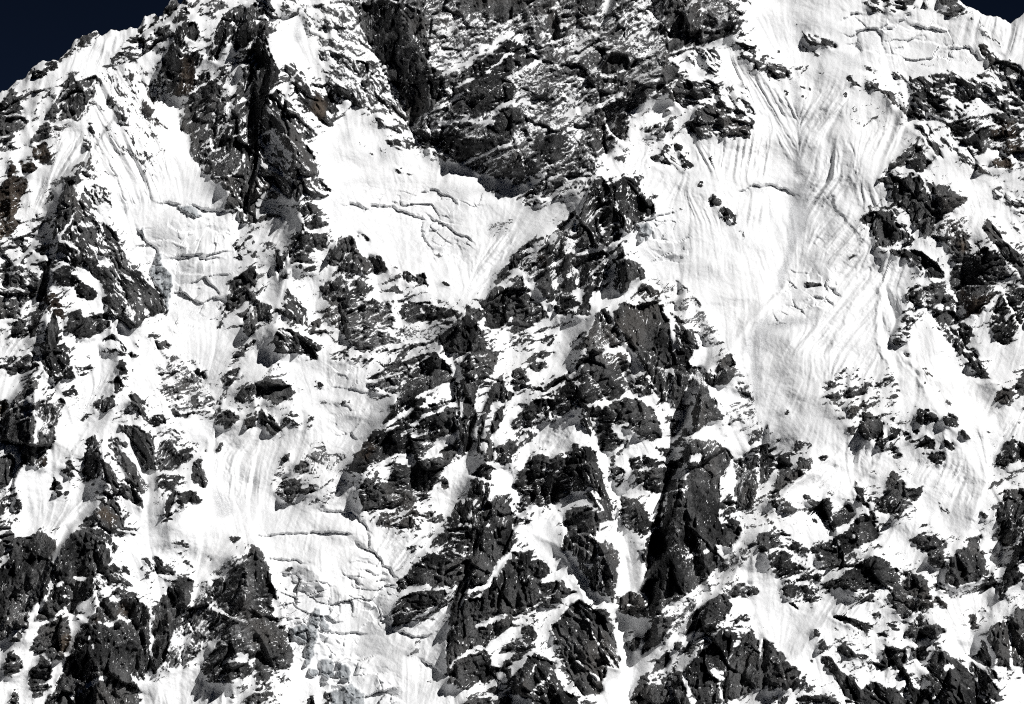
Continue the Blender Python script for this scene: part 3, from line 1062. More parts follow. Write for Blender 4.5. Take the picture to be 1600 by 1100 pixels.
def line_dist(pts, reach, uu=fu, vv=fv):
    """Distance to a polyline (and signed side, and position along it) inside its box."""
    p = np.array(pts, float)
    i0, i1 = np.searchsorted(uu, [p[:, 0].min() - reach, p[:, 0].max() + reach])
    j0, j1 = np.searchsorted(vv, [p[:, 1].min() - reach, p[:, 1].max() + reach])
    X = uu[None, i0:i1]; Y = vv[j0:j1, None]
    D = np.full((j1 - j0, i1 - i0), 1e9); SD = np.zeros_like(D)
    for k in range(len(p) - 1):
        a = p[k]; d = p[k + 1] - a; L = d @ d + 1e-9
        t = np.clip(((X - a[0]) * d[0] + (Y - a[1]) * d[1]) / L, 0, 1)
        ex = X - a[0] - t * d[0]; ey = Y - a[1] - t * d[1]
        q = np.hypot(ex, ey); c = d[0] * (Y - a[1]) - d[1] * (X - a[0])
        near = q < D
        SD = np.where(near, np.sign(c), SD); D = np.where(near, q, D)
    return (slice(j0, j1), slice(i0, i1)), D, SD

dens = np.zeros((FH, FW), np.float32); fine = dens.copy(); angle = np.full((FH, FW), 25, np.float32)
brown = dens.copy(); ice = dens.copy(); dirt_shade = dens.copy(); crev = dens.copy(); scarp = dens.copy(); lock = dens.copy(); seracs = dens.copy()
fl_ang = np.full((FH, FW), 70, np.float32); fl_w = dens.copy()
ox = oy = 0
for ln in SURVEY.strip().splitlines():
    w = ln.split()
    if not w: continue
    if w[0] == 'T':
        ox, oy = int(w[1]) * 400, int(w[2]) * 275; continue
    pts = [(ox + float(q.split(',')[0]) / 4, oy + float(q.split(',')[1]) / 4) for q in w[1:]]
    k, arg = w[0][0], w[0][1:]
    if k in 'RSBIGFX':
        r = poly_mask(pts)
        if r is None: continue
        sl, m = r
        if k == 'R':
            a, _, st = arg.partition('@')
            dens[sl][m] = int(a.rstrip('f')) / 100.0; fine[sl][m] = 1.0 if a.endswith('f') else 0.0
            if st: angle[sl][m] = float(st)
        elif k == 'S': dens[sl][m] = 0.0; lock[sl][m] = 1.0
        elif k == 'X': seracs[sl][m] = int(arg) / 100.0
        elif k == 'B': brown[sl][m] = 1.0
        elif k == 'I': ice[sl][m] = 1.0
        elif k == 'G': dirt_shade[sl][m] = int(arg) / 100.0  # grey tint: dirty snow, grey ice, and shade painted on serac flanks
        elif k == 'F': fl_ang[sl][m] = float(arg); fl_w[sl][m] = 1.0
    else:
        hw = float(arg) / 4 / 2
        sl, D, _ = line_dist(pts, hw + 3)
        if k == 'L': dens[sl][D < hw] = 0.0; lock[sl][D < hw] = 1.0
        elif k == 'K': dens[sl][D < hw] = 0.97
        elif k == 'C':
          s2, D2, sd2 = line_dist(pts, 24)
          scarp[s2] = np.maximum(scarp[s2], np.where(sd2 > 0, (5 + hw * 3.5) * np.exp(-D2 / 9), 0) * (D2 < 22))
          crev[sl] = np.maximum(crev[sl], np.clip(1.3 - D / (hw * 1.5 + 0.7), 0, 1))

for ln in CLEAN.strip().splitlines():
    sl, m = poly_mask([tuple(map(float, q.split(','))) for q in ln.split()])
    lock[sl][m] = 1.0
pad = lambda a: np.pad(a, ((PT, PB), (PL, PR)), mode='reflect').astype(np.float32)
dens, fine, angle, brown, ice, dirt_shade, crev, scarp, lock, seracs, fl_ang, fl_w = map(pad, (dens, fine, angle, brown, ice, dirt_shade, crev, scarp, lock, seracs, fl_ang, fl_w))

# ragged borders: read the painted survey through a small wobble
wx = 3.2 * perlin(U / 16, V / 16, 1) + 1.8 * perlin(U / 6, V / 6, 2)
wy = 3.2 * perlin(U / 16, V / 16, 3) + 1.8 * perlin(U / 6, V / 6, 4)
JI = np.clip(np.rint((V + wy) / ST - 0.5 + PT), 0, NY - 1).astype(np.int32)
II = np.clip(np.rint((U + wx) / ST - 0.5 + PL), 0, NX - 1).astype(np.int32)
dens = dens[JI, II]; brown = brown[JI, II]; ice = ice[JI, II]; dirt_shade = dirt_shade[JI, II]
dens0 = dens
dens = np.interp(dens, [0, .3, .5, .62, .75, .85, .9, .95, .98, 1], [0, .25, .43, .57, .73, .86, .92, .965, .99, 1]).astype(np.float32)
lock = blur(lock[JI, II], 3.0)
fill = np.clip(0.44 * blur(dens, 15) + 0.14 * blur(dens, 6), 0, 0.34) * np.clip(1 - 1.5 * lock, 0, 1) * np.clip(1 + 0.5 * perlin(U / 45, V / 60, 8), 0.3, 1.4)
d1 = blur(dens, 1.3)
dens = np.maximum(d1, fill) + 0.06 * blur(dens, 8) * (1 - lock)
brown = blur(brown, 2.5); ice = blur(ice, 0.7); dirt_shade = blur(dirt_shade, 3.0); fine = blur(fine, 4)
fl_w = blur(fl_w, 7)

# ------------------------------------------------------------------ ribs and gullies of the face (survey units: height, width left, width right)
RIBS = [
 (60, 45, 90, "420,-60 415,60 420,150 455,210 470,300 450,400 430,520"),
 (30, 30, 30, "285,60 292,110 290,150"),
 (55, 32, 110, "140,240 125,265 95,330 80,420 70,560 40,700"),
 (45, 40, 70, "190,525 182,620 160,720 150,820 140,900 150,1010 170,1140"),
 (30, 26, 40, "310,715 290,780 265,840"),
 (60, 80, 26, "398,850 385,930 360,1060"),
 (55, 45, 70, "940,258 900,340 860,400 785,462 735,482 690,545 640,625 560,730"),
 (50, 70, 70, "962,260 968,340 985,430 940,480 905,560 915,650 930,760 950,900 965,1050"),
 (50, 22, 80, "1190,480 1098,598 1078,700 1060,800 1025,960"),
 (34, 60, 60, "738,485 752,600 765,760 748,880 712,1000 700,1100"),
 (40, 60, 50, "850,838 910,930 965,1060"),
 (36, 60, 60, "910,930 845,1000 810,1090"),
 (24, 40, 70, "1260,40 1330,100 1420,200 1480,280 1540,380 1640,480"),
 (40, 50, 70, "1405,470 1425,545 1475,660 1530,740"),
 (22, 26, 40, "1380,398 1382,440 1402,470 1425,500"),
 (22, 40, 30, "1372,450 1370,500 1372,540 1385,570"),
 (55, 45, 90, "1170,30 1085,85 1040,98 1010,170 962,258"),
 (28, 50, 40, "1300,690 1250,740 1212,780"),
 (40, 50, 60, "1370,860 1310,940 1240,1040 1200,1120"),
 (45, 40, 80, "1640,800 1560,930 1545,1000 1570,1140"),
 (35, 50, 60, "1500,830 1470,940 1490,1100"),
 (35, 40, 60, "40,1000 110,860 150,825 240,810"),
 (35, 50, 50, "1180,850 1110,960 1070,1100"),
 (26, 40, 40, "700,250 780,180 900,110 1000,60"),
 (26, 40, 40, "780,290 860,220 960,150"),
 (24, 40, 60, "500,480 560,400 640,395"),
]
GULLIES = [
 (26, 40, "474,-20 466,60 480,120 520,180 560,250"),
 (55, 60, "555,-40 590,80 632,160 642,210 700,262 800,290"),
 (40, 80, "1240,80 1252,200 1246,300 1236,400 1210,450 1180,560 1190,700 1150,770"),
 (60, 105, "268,150 270,300 300,420 312,520 310,620 350,760 470,830"),
 (40, 120, "560,270 660,340 750,390"),
 (18, 30, "790,555 752,640 700,800 680,830"),
 (40, 32, "925,655 960,790 972,900 985,1080"),
 (36, 22, "1062,650 1040,740 1030,860"),
 (28, 36, "1500,420 1490,560 1545,650 1560,760"),
 (40, 90, "500,870 560,960 620,1060"),
 (16, 18, "90,850 75,950 30,1080"), (24, 26, "213,960 225,1000 170,1090"),
 (30, 34, "410,90 400,200 385,300 370,400"),
 (26, 30, "1190,720 1180,800 1120,880"),
 (24, 30, "1560,840 1540,940 1500,1010"),
]
# sharp snow crests (survey units: height, width left, width right) and undercut glacier lips
CRESTS = [
 (5, 7, 34, "1305,315 1312,330 1327,345 1345,370"), (6, 7, 30, "1381,398 1380,436 1398,468 1424,500"),
 (6, 7, 26, "1374,450 1370,500 1371,530 1382,560"), (4, 8, 30, "1332,288 1340,305 1350,325"),
 (8, 26, 8, "1415,560 1455,590 1500,600 1552,598"), (8, 30, 9, "1530,650 1543,700 1538,760 1522,810"),
 (8, 8, 26, "1300,712 1262,742 1225,768 1212,780"), (8, 30, 9, "846,838 872,852 892,885 910,925"),
 (7, 8, 30, "905,640 880,662 850,690"), (7, 20, 9, "1187,495 1168,530 1163,570"),
 (7, 26, 8, "1405,560 1440,600 1470,650 1480,700"), (7, 8, 24, "1392,690 1370,720 1345,750"),
 (6, 24, 8, "500,230 520,270 525,300"), (7, 24, 8, "1090,215 1110,245 1125,280"), (7, 24, 8, "1165,90 1200,130 1235,165"),
 (6, 8, 24, "1330,130 1290,170 1262,220"), (6, 20, 8, "1300,540 1330,480 1372,420"), (7, 8, 24, "150,245 130,270 112,300"),
 (6, 8, 20, "188,570 150,640 110,720"), (6, 20, 8, "470,880 500,900 507,925"),
]
lips = np.zeros((NY, NX), np.float32)
for h, wl, wr, s in CRESTS:
    sl, D, sd = line_dist([tuple(map(float, q.split(','))) for q in s.split()], max(wl, wr) + 2, u1, v1)
    t = np.clip(1 - D / np.where(sd > 0, wl, wr), 0, 1)
    lips[sl] = np.maximum(lips[sl], 0.75 * h * t * t)
WXc = 10 * perlin(U / 70, V / 70, 11) + 4 * perlin(U / 25, V / 25, 12)
WYc = 10 * perlin(U / 70, V / 70, 13) + 4 * perlin(U / 25, V / 25, 14)
JW = np.clip(np.rint((V + WYc) / ST - 0.5 + PT), 0, NY - 1).astype(np.int32)
IW = np.clip(np.rint((U + WXc) / ST - 0.5 + PL), 0, NX - 1).astype(np.int32)
parse = lambda s: [tuple(map(float, q.split(','))) for q in s.split()]
ribs = np.zeros((NY, NX), np.float32); guls = ribs.copy()
for h, wl, wr, s in RIBS:
    sl, D, sd = line_dist(parse(s), max(wl, wr) + 2, u1, v1)
    wd = np.where(sd > 0, wl, wr)          # left / right of a line drawn downwards
    t = np.clip(1 - D / wd, 0, 1)
    ribs[sl] = np.maximum(ribs[sl], h * t ** 1.25)
for h, wd, s in GULLIES:
    sl, D, sd = line_dist(parse(s), wd + 2, u1, v1)
    t = np.clip(1 - D / wd, 0, 1)
    guls[sl] = np.maximum(guls[sl], h * t * t * (3 - 2 * t))
JL = np.clip((JI + np.arange(NY)[:, None] * 0), 0, NY - 1); lips = blur(lips[JL, II], 0.9)
ribs = blur(ribs[JW, IW], 1.5); guls = blur(guls[JW, IW], 6)

# ------------------------------------------------------------------ fall lines
ribs *= 0.25 + 0.75 * np.clip(blur(dens, 12) * 1.5, 0, 1)
guls *= 0.3 + 0.7 * np.clip(blur(dens, 25) * 1.5, 0, 1)
big = ribs - guls + 20 * blur(dens, 22) + 26 * fbm(U / 230, V / 180, 71, 3)
bgv, bgu = np.gradient(blur(big, 14), ST)
nxs, nys, nzs = -bgu, -np.ones_like(bgu), 0.78 + bgv      # outward normal of the blurred face, up to length
ln_ = np.sqrt(nxs ** 2 + 1 + nzs ** 2); nxs, nzs = nxs / ln_, nzs / ln_
fx_, fy_ = -nxs * nzs * -1.6, 1 - nzs ** 2                # fall line in the plane of the survey (v downwards)
fa = np.deg2rad(fl_ang)
sgn = np.where(np.sin(fa) < 0, -1.0, 1.0)
px_, py_ = -np.cos(fa) * sgn, np.sin(fa) * sgn
hard = (fl_w > 0.35).astype(np.float32)
fw = blur(hard, 5)
ml = np.hypot(fx_, fy_) + 1e-6
dx_ = blur(hard * px_ + (1 - hard) * fx_ / ml, 3.5); dy_ = blur(hard * py_ + (1 - hard) * fy_ / ml, 3.5)
ml = np.hypot(dx_, dy_) + 1e-6; dx_ = (dx_ / ml).astype(np.float32); dy_ = (dy_ / ml).astype(np.float32)

def runnels(src, half, step):
    """Smear a random field along the fall line."""
    tot = src.copy(); n = 1
    for sg in (-1, 1):
        x = np.broadcast_to(np.arange(NX, dtype=np.float32)[None, :], src.shape).copy()
        y = np.broadcast_to(np.arange(NY, dtype=np.float32)[:, None], src.shape).copy()
        for k in range(half):
            i = np.clip(x, 0, NX - 1).astype(np.int32); j = np.clip(y, 0, NY - 1).astype(np.int32)
            x += sg * step * dx_[j, i]; y += sg * step * dy_[j, i]
            i = np.clip(x + 0.5, 0, NX - 1).astype(np.int32); j = np.clip(y + 0.5, 0, NY - 1).astype(np.int32)
            tot += src[j, i]; n += 1
    return norm(tot / n)
wn1 = rng.standard_normal((NY, NX)).astype(np.float32)
run_a = blur(runnels(blur(wn1, 4.2), 20, 3.0), 0.5); run_b = blur(runnels(blur(wn1, 1.7), 14, 2.0), 0.7)
run_l = blur(runnels(blur(wn1, 7.5), 22, 4.0), 1.0)

# ------------------------------------------------------------------ rock relief: tilted slabs along the local strike
ang = np.deg2rad(angle)
# strike is measured upwards to the right; v runs downwards
ca, sa = np.cos(ang), np.sin(ang)
A = U * ca - V * sa                     # along the strike
B = U * sa + V * ca                     # across it
A = A + 9 * perlin(U / 40, V / 40, 22) + 3 * perlin(U / 13, V / 13, 23)
B = B + 7 * perlin(U / 40, V / 40, 24) + 2.5 * perlin(U / 13, V / 13, 25)
r0_, g0_ = facets((U + 1.2 * WXc) / 95, (V + 1.2 * WYc) / 120, 30)
r1_, g1_ = facets(A / 85, B / 38, 31)
r2_, g2_ = facets(A / 34, B / 15, 32)
r3_, g3_ = facets(A / 14, B / 6.5, 33)
r4_, g4_ = facets(A / 6.5, B / 3.4, 36)
relief = 26 * r0_ - 5 * np.clip(1 - g0_ / 0.04, 0, 1) + 16 * r1_ + 10 * r2_ + 5.5 * r3_ + 2.2 * r4_ - 4 * np.clip(1 - g1_ / 0.07, 0, 1) - 3 * np.clip(1 - g2_ / 0.09, 0, 1) - 1.2 * np.clip(1 - g3_ / 0.12, 0, 1)
relief += 7 * fbm(A / 60, B / 30, 34, 3) + 1.3 * (1 - 2 * np.abs(perlin(A / 9, B / 5, 38))) + 0.7 * perlin(A / 4.5, B / 3.2, 39)
relief += 5.5 * (1 - 1.5 * np.abs(run_l)) + 2.0 * run_l + 1.6 * run_a
relief = blur(relief.astype(np.float32), 0.75)

# ------------------------------------------------------------------ where snow lies: on the ledges of that relief
ledge = np.gradient(blur(relief, 1.6), axis=0)
ledge = norm(np.clip(norm(ledge), -2.5, 2.5))
pa = lambda a, b, s: norm(perlin(A / a, B / b, s))
n_big = pa(34, 20, 41); n_mid = pa(20, 7.5, 42); n_sml = norm(perlin(A / 11, B / 3.8, 43) - 0.6 * np.abs(perlin(A / 9, B / 5, 46))); n_tin = pa(4.6, 2.2, 44); n_iso = norm(perlin(U / 3.6, V / 3.2, 45))
rank = lambda z: (np.argsort(np.argsort(z.ravel(), kind='stable'), kind='stable').reshape(z.shape) / z.size).astype(np.float32)
ledge2 = norm(np.clip(norm(np.gradient(relief, axis=0)), -2, 2))
n_str = pa(17, 2.8, 47)
rib_ = norm(1 - 1.5 * np.abs(run_l) + 0.5 * run_l)
z_mid = 0.60 * ledge + 0.48 * ledge2 - 0.50 * rib_ - 0.25 * run_a - 0.35 * n_big - 0.45 * n_mid - 0.50 * n_sml - 0.35 * n_str - 0.40 * n_tin - 0.28 * n_iso
z_fin = 0.48 * ledge + 0.50 * ledge2 - 0.30 * rib_ - 0.30 * n_big - 0.25 * n_mid - 0.45 * n_str - 0.35 * n_sml - 0.50 * n_tin - 0.40 * n_iso
q = 1 - (1 - fine) * rank(norm(-z_mid) * -1) - fine * rank(norm(-z_fin) * -1)     # 0 = bare first, 1 = snow first
q = 1 - q
snow = 0.5 + (q - (dens * 1.08 - 0.045)) * (2.3 - 1.15 * fine)
snow = np.clip(snow + 0.6 * np.clip((0.07 - dens) / 0.06, 0, 1), 0, 1).astype(np.float32)
rock = 1 - np.clip((snow - 0.35) / 0.3, 0, 1)

# ------------------------------------------------------------------ snow relief: flutes, drifts, crevasses
flute = 1.3 * (1 - 1.6 * np.abs(run_a)) - 2.4 * np.exp(-(run_a / 0.30) ** 2) + 0.8 * run_a + 0.8 * run_b - 0.7 * np.exp(-(run_b / 0.3) ** 2)
UW, VW = U + 0.9 * WXc, V + 0.9 * WYc
drift = 4 * fbm(UW / 60, VW / 45, 55, 2) + 0.6 * perlin((UW + 0.5 * VW) / 15, (VW - 0.4 * UW) / 11, 58) + 0.5 * perlin((UW - 0.6 * VW) / 6, (VW + 0.5 * UW) / 5, 59)
scarp = blur(scarp[JI, II], 0.8); crev = blur(crev[JI, II], 0.5)
crev *= np.clip(0.65 + 0.9 * perlin(U / 12, V / 12, 60), 0, 1)
broken = blur((crev > 0.2).astype(np.float32), 14)
drift += 3.5 * np.clip(broken * 3, 0, 1) * r2_ * 1.2
b1_, c1_ = facets(UW / 46, VW / 22, 62); b2_, c2_ = facets(UW / 17, VW / 11, 63)
gate = np.clip(0.5 + 1.6 * perlin(UW / 30, VW / 30, 64), 0, 1)
blocks = 17 * b1_ + 9 * b2_ * gate - 8 * np.clip(1 - c1_ / 0.05, 0, 1) * gate
seracs = blur(seracs, 9)
snowrel = drift + seracs * blocks + flute * (0.42 + 1.3 * fw) * np.clip(0.75 + 0.6 * perlin(U / 70, V / 70, 57), 0.2, 1.4)

dl = blur(dens, 5)
low_ = blur(relief, 13); high_ = relief - low_
low_ *= np.clip(blur(dens, 17) * 1.7 - 0.2, 0, 1)
relief_s = blur(high_, 2.4)
body = np.clip(blur(dens, 3) * 1.6, 0, 1)
cleft = blur(np.clip(blur((dens0 > 0.955).astype(np.float32), 1.5), 0, 1) ** 1.5, 1.0)
detail = low_ - 9 * cleft + body * (relief_s * (1 - rock) + high_ * rock + 0.8 * (1 - rock)) + (1 - body) * snowrel
icerel = ice * (10 + 2.2 * perlin(U / 6, V / 40, 61) + 6 * b2_)
toward = big + 6 * dl + lips - scarp + detail - 7 * crev + icerel
print('snow share', float((snow > 0.5).mean()))

# ------------------------------------------------------------------ skyline and the vertex grid
SKYL = parse("-60,176 -30,160 0,145 15,136 25,127 40,122 48,108 54,102 66,96 82,94 90,95 110,77 113,66 119,60 130,55 142,54 147,48 151,45 155,50 159,54 172,47 185,47 197,45 215,44 221,36 225,26 234,23 242,21 247,27 255,22 256,13 262,8 264,2 268,-4 275,-4 279,6 282,8 286,1 300,-20 330,-62 1440,-62 1470,-30 1497,0 1510,10 1520,12 1527,15 1535,24 1550,26 1557,25 1565,29 1579,37 1590,27 1600,20 1640,0 1660,-12")
sk = np.array(SKYL)
vtop = np.interp(u1, sk[:, 0], sk[:, 1])
jag = 2.4 * perlin(u1 / 13, u1 * 0 + 0.5, 83) + 1.8 * perlin(u1 / 7, u1 * 0 + 0.5, 81) + 1.0 * perlin(u1 / 3, u1 * 0 + 0.5, 82)
vtop = np.where(vtop > -40, vtop + jag, vtop)
vbot = v1[-1]
MR = NY
tt = np.linspace(0, 1, MR)[:, None]
GV = (vtop[None, :] * (1 - tt) + vbot * tt).astype(np.float32)
GU = np.broadcast_to(u1[None, :], GV.shape).astype(np.float32)

def sample(f):
    y = np.clip(GV / ST - 0.5 + PT, 0, NY - 1.001); j = y.astype(np.int32); t = (y - j).astype(np.float32)
    i = np.arange(NX)[None, :]
    return f[j, i] * (1 - t) + f[j + 1, i] * t

T = sample(toward.astype(np.float32))
crest = np.clip(1 - (GV - vtop[None, :]) / 14, 0, 1) * (vtop[None, :] > -40)
T = T - 14 * crest ** 2                      # the crest rolls back
BASE = 0.78
Yv = (BASE * (550 - GV) - T) * SC
Xw = (GU - 800) * SC * (DIST + Yv) / DIST
Zw = (550 - GV) * SC * (DIST + Yv) / DIST
# far side of the crest
back = [(np.concatenate([Xw[:1]]), Yv[:1] + d, Zw[:1] - 0.55 * d) for d in (90.0, 30.0)]
Xw = np.vstack([b[0] for b in back] + [Xw]); Yw = np.vstack([b[1] for b in back] + [Yv]); Zw = np.vstack([b[2] for b in back] + [Zw])
lift = lambda a: np.vstack([a[:1], a[:1], a])
sSnow, sBrown, sIce, sDirtShade = [lift(sample(f)) for f in (snow, brown, ice, dirt_shade)]
GUf = lift(GU); GVf = lift(GV)
R, Cn = Xw.shape
P = np.stack([Xw, Yw, Zw], -1).reshape(-1, 3).astype(np.float32)
POWDER = lift(sample(fine)).reshape(-1).astype(np.float32)
STRIKE = np.stack([lift(sample(A.astype(np.float32))) * SC, lift(sample(B.astype(np.float32))) * SC, lift(sample(angle))], -1).reshape(-1, 3).astype(np.float32)
COL = np.stack([sSnow, sBrown, sIce, sDirtShade], -1).reshape(-1, 4).astype(np.float32)
gx = np.stack([np.gradient(a, axis=1) for a in (Xw, Yw, Zw)], -1); gy = np.stack([np.gradient(a, axis=0) for a in (Xw, Yw, Zw)], -1)
NRM = np.cross(gy, gx); NRM /= np.linalg.norm(NRM, axis=-1, keepdims=True) + 1e-9
NRM = NRM.reshape(-1, 3).astype(np.float32)
print('normal check', NRM[:, 1].mean())

# ------------------------------------------------------------------ materials
def surface_material():
    m = bpy.data.materials.new("alpine_rock_and_snow"); m.use_nodes = True
    nt = m.node_tree; N = nt.nodes; L = nt.links; N.clear()
    def node(t, **k):
        n = N.new(t)
        for a, b in k.items(): setattr(n, a, b)
        return n
    def math_(op, a, b=None, c=None):
        n = node('ShaderNodeMath', operation=op)
        for i, x in enumerate((a, b, c)):
            if x is None: continue
            if isinstance(x, (int, float)): n.inputs[i].default_value = x
            else: L.new(x, n.inputs[i])
        return n.outputs[0]
    def smooth(x, lo, hi, a=0.0, b=1.0):
        n = node('ShaderNodeMapRange', interpolation_type='SMOOTHSTEP')
        L.new(x, n.inputs[0]); n.inputs[1].default_value = lo; n.inputs[2].default_value = hi
        n.inputs[3].default_value = a; n.inputs[4].default_value = b
        return n.outputs[0]
    def mix(f, a, b):
        n = node('ShaderNodeMix', data_type='RGBA')
        if isinstance(f, float): n.inputs[0].default_value = f
        else: L.new(f, n.inputs[0])
        for s, x in ((6, a), (7, b)):
            if isinstance(x, tuple): n.inputs[s].default_value = (*x, 1)
            else: L.new(x, n.inputs[s])
        return n.outputs[2]
    geo = node('ShaderNodeNewGeometry')
    def noise(scale, detail, rough=0.55, stretch=None):
        v = geo.outputs['Position']
        if stretch:
            mp = node('ShaderNodeMapping'); mp.inputs['Scale'].default_value = stretch; L.new(v, mp.inputs[0]); v = mp.outputs[0]
        n = node('ShaderNodeTexNoise'); L.new(v, n.inputs['Vector'])
        n.inputs['Scale'].default_value = scale; n.inputs['Detail'].default_value = detail; n.inputs['Roughness'].default_value = rough
        return n.outputs[0]
    at = node('ShaderNodeAttribute', attribute_name='surface')
    sep = node('ShaderNodeSeparateColor'); L.new(at.outputs['Color'], sep.inputs[0])
    s_snow, s_brown, s_ice, s_dirt_shade = sep.outputs[0], sep.outputs[1], sep.outputs[2], at.outputs['Alpha']
    fine_n = noise(0.30, 2, 0.65)
    stk = node('ShaderNodeAttribute', attribute_name='strike')
    mp = node('ShaderNodeMapping'); mp.inputs['Scale'].default_value = (0.15, 0.42, 0.37); L.new(stk.outputs['Vector'], mp.inputs[0])
    nb = node('ShaderNodeTexNoise'); L.new(mp.outputs[0], nb.inputs['Vector']); nb.inputs['Scale'].default_value = 1.0; nb.inputs['Detail'].default_value = 3; nb.inputs['Roughness'].default_value = 0.8
    bed = nb.outputs[0]
    sm = math_('ADD', s_snow, math_('ADD', math_('MULTIPLY', math_('SUBTRACT', bed, 0.5), 1.7), math_('MULTIPLY', math_('SUBTRACT', fine_n, 0.5), 0.9)))
    mp2 = node('ShaderNodeMapping'); mp2.inputs['Scale'].default_value = (0.15, 0.27, 0.37); mp2.inputs['Location'].default_value = (31, 7, 3); L.new(stk.outputs['Vector'], mp2.inputs[0])
    nd = node('ShaderNodeTexNoise'); L.new(mp2.outputs[0], nd.inputs['Vector']); nd.inputs['Scale'].default_value = 1.0; nd.inputs['Detail'].default_value = 2
    gate = noise(0.022, 2, 0.6)
    sm = math_('ADD', sm, math_('MULTIPLY', math_('MAXIMUM', math_('SUBTRACT', nd.outputs[0], 0.54), 0.0), smooth(gate, 0.42, 0.64, 0.5, 5.5)))
    snow_f = math_('MAXIMUM', smooth(sm, 0.40, 0.60), smooth(s_snow, 0.90, 1.0))
    # rock
    streak = noise(0.03, 3, 0.65, (1.0, 0.6, 0.22)); big = noise(0.006, 1); grain = noise(0.35, 1, 0.7)
    v = math_('ADD', math_('MULTIPLY', streak, 0.5), math_('ADD', math_('MULTIPLY', big, 0.45), math_('MULTIPLY', grain, 0.2)))
    v = math_('ADD', math_('MULTIPLY', v, 0.8), math_('MULTIPLY', bed, 0.2))
    rock_c = mix(smooth(v, 0.47, 0.66), (0.019, 0.0193, 0.020), (0.150, 0.150, 0.151))
    warm = smooth(big, 0.55, 0.75)
    rock_c = mix(math_('MULTIPLY', warm, 0.5), rock_c, (0.070, 0.059, 0.049))
    brown_c = mix(smooth(v, 0.47, 0.68), (0.030, 0.019, 0.013), (0.135, 0.098, 0.066))
    rock_c = mix(math_('MULTIPLY', s_brown, 0.72), rock_c, brown_c)
    pw = node('ShaderNodeAttribute', attribute_name='powder')
    frost = math_('MULTIPLY', smooth(math_('ADD', s_snow, math_('MULTIPLY', math_('SUBTRACT', fine_n, 0.5), 0.5)), 0.0, 0.5), math_('ADD', 0.13, math_('MULTIPLY', pw.outputs['Fac'], 0.30)))
    rock_c = mix(frost, rock_c, (0.6, 0.605, 0.615))
    # snow, wind-scoured and dirty in places; the grey also paints shade on serac sides
    sn = big; sp = grain
    snow_c = mix(smooth(sn, 0.35, 0.75), (0.88, 0.885, 0.892), (0.915, 0.917, 0.92))
    grit_shade = math_('MULTIPLY', s_dirt_shade, smooth(sp, 0.36, 0.62))
    snow_c = mix(grit_shade, snow_c, (0.34, 0.345, 0.355))
    snow_c = mix(math_('MULTIPLY', s_dirt_shade, 0.85), snow_c, (0.54, 0.545, 0.555))
    # glacier ice
    ist = noise(0.06, 3, 0.7, (1.0, 1.0, 0.12))
    ice_c = mix(smooth(ist, 0.36, 0.60), (0.20, 0.215, 0.23), (0.46, 0.48, 0.495))
    base = mix(snow_f, rock_c, snow_c)
    base = mix(math_('MULTIPLY', s_ice, smooth(ist, 0.30, 0.45, 0.75, 1.0)), base, ice_c)
    bs = node('ShaderNodeBsdfPrincipled'); L.new(base, bs.inputs['Base Color'])
    L.new(smooth(snow_f, 0, 1, 0.82, 0.7), bs.inputs['Roughness'])
    bs.inputs['Specular IOR Level'].default_value = 0.12
    # relief too fine for the mesh
    h = math_('ADD', math_('MULTIPLY', noise(0.16, 3, 0.7, (1, 1, 0.6)), math_('MULTIPLY', math_('SUBTRACT', 1.0, snow_f), 22.0)),
              math_('MULTIPLY', fine_n, math_('MULTIPLY', snow_f, 0.8)))
    bp = node('ShaderNodeBump'); bp.inputs['Strength'].default_value = 0.8; bp.inputs['Distance'].default_value = 1.0
    L.new(h, bp.inputs['Height']); L.new(bp.outputs[0], bs.inputs['Normal'])
    out = node('ShaderNodeOutputMaterial'); L.new(bs.outputs[0], out.inputs[0])
    return m
MAT = surface_material()

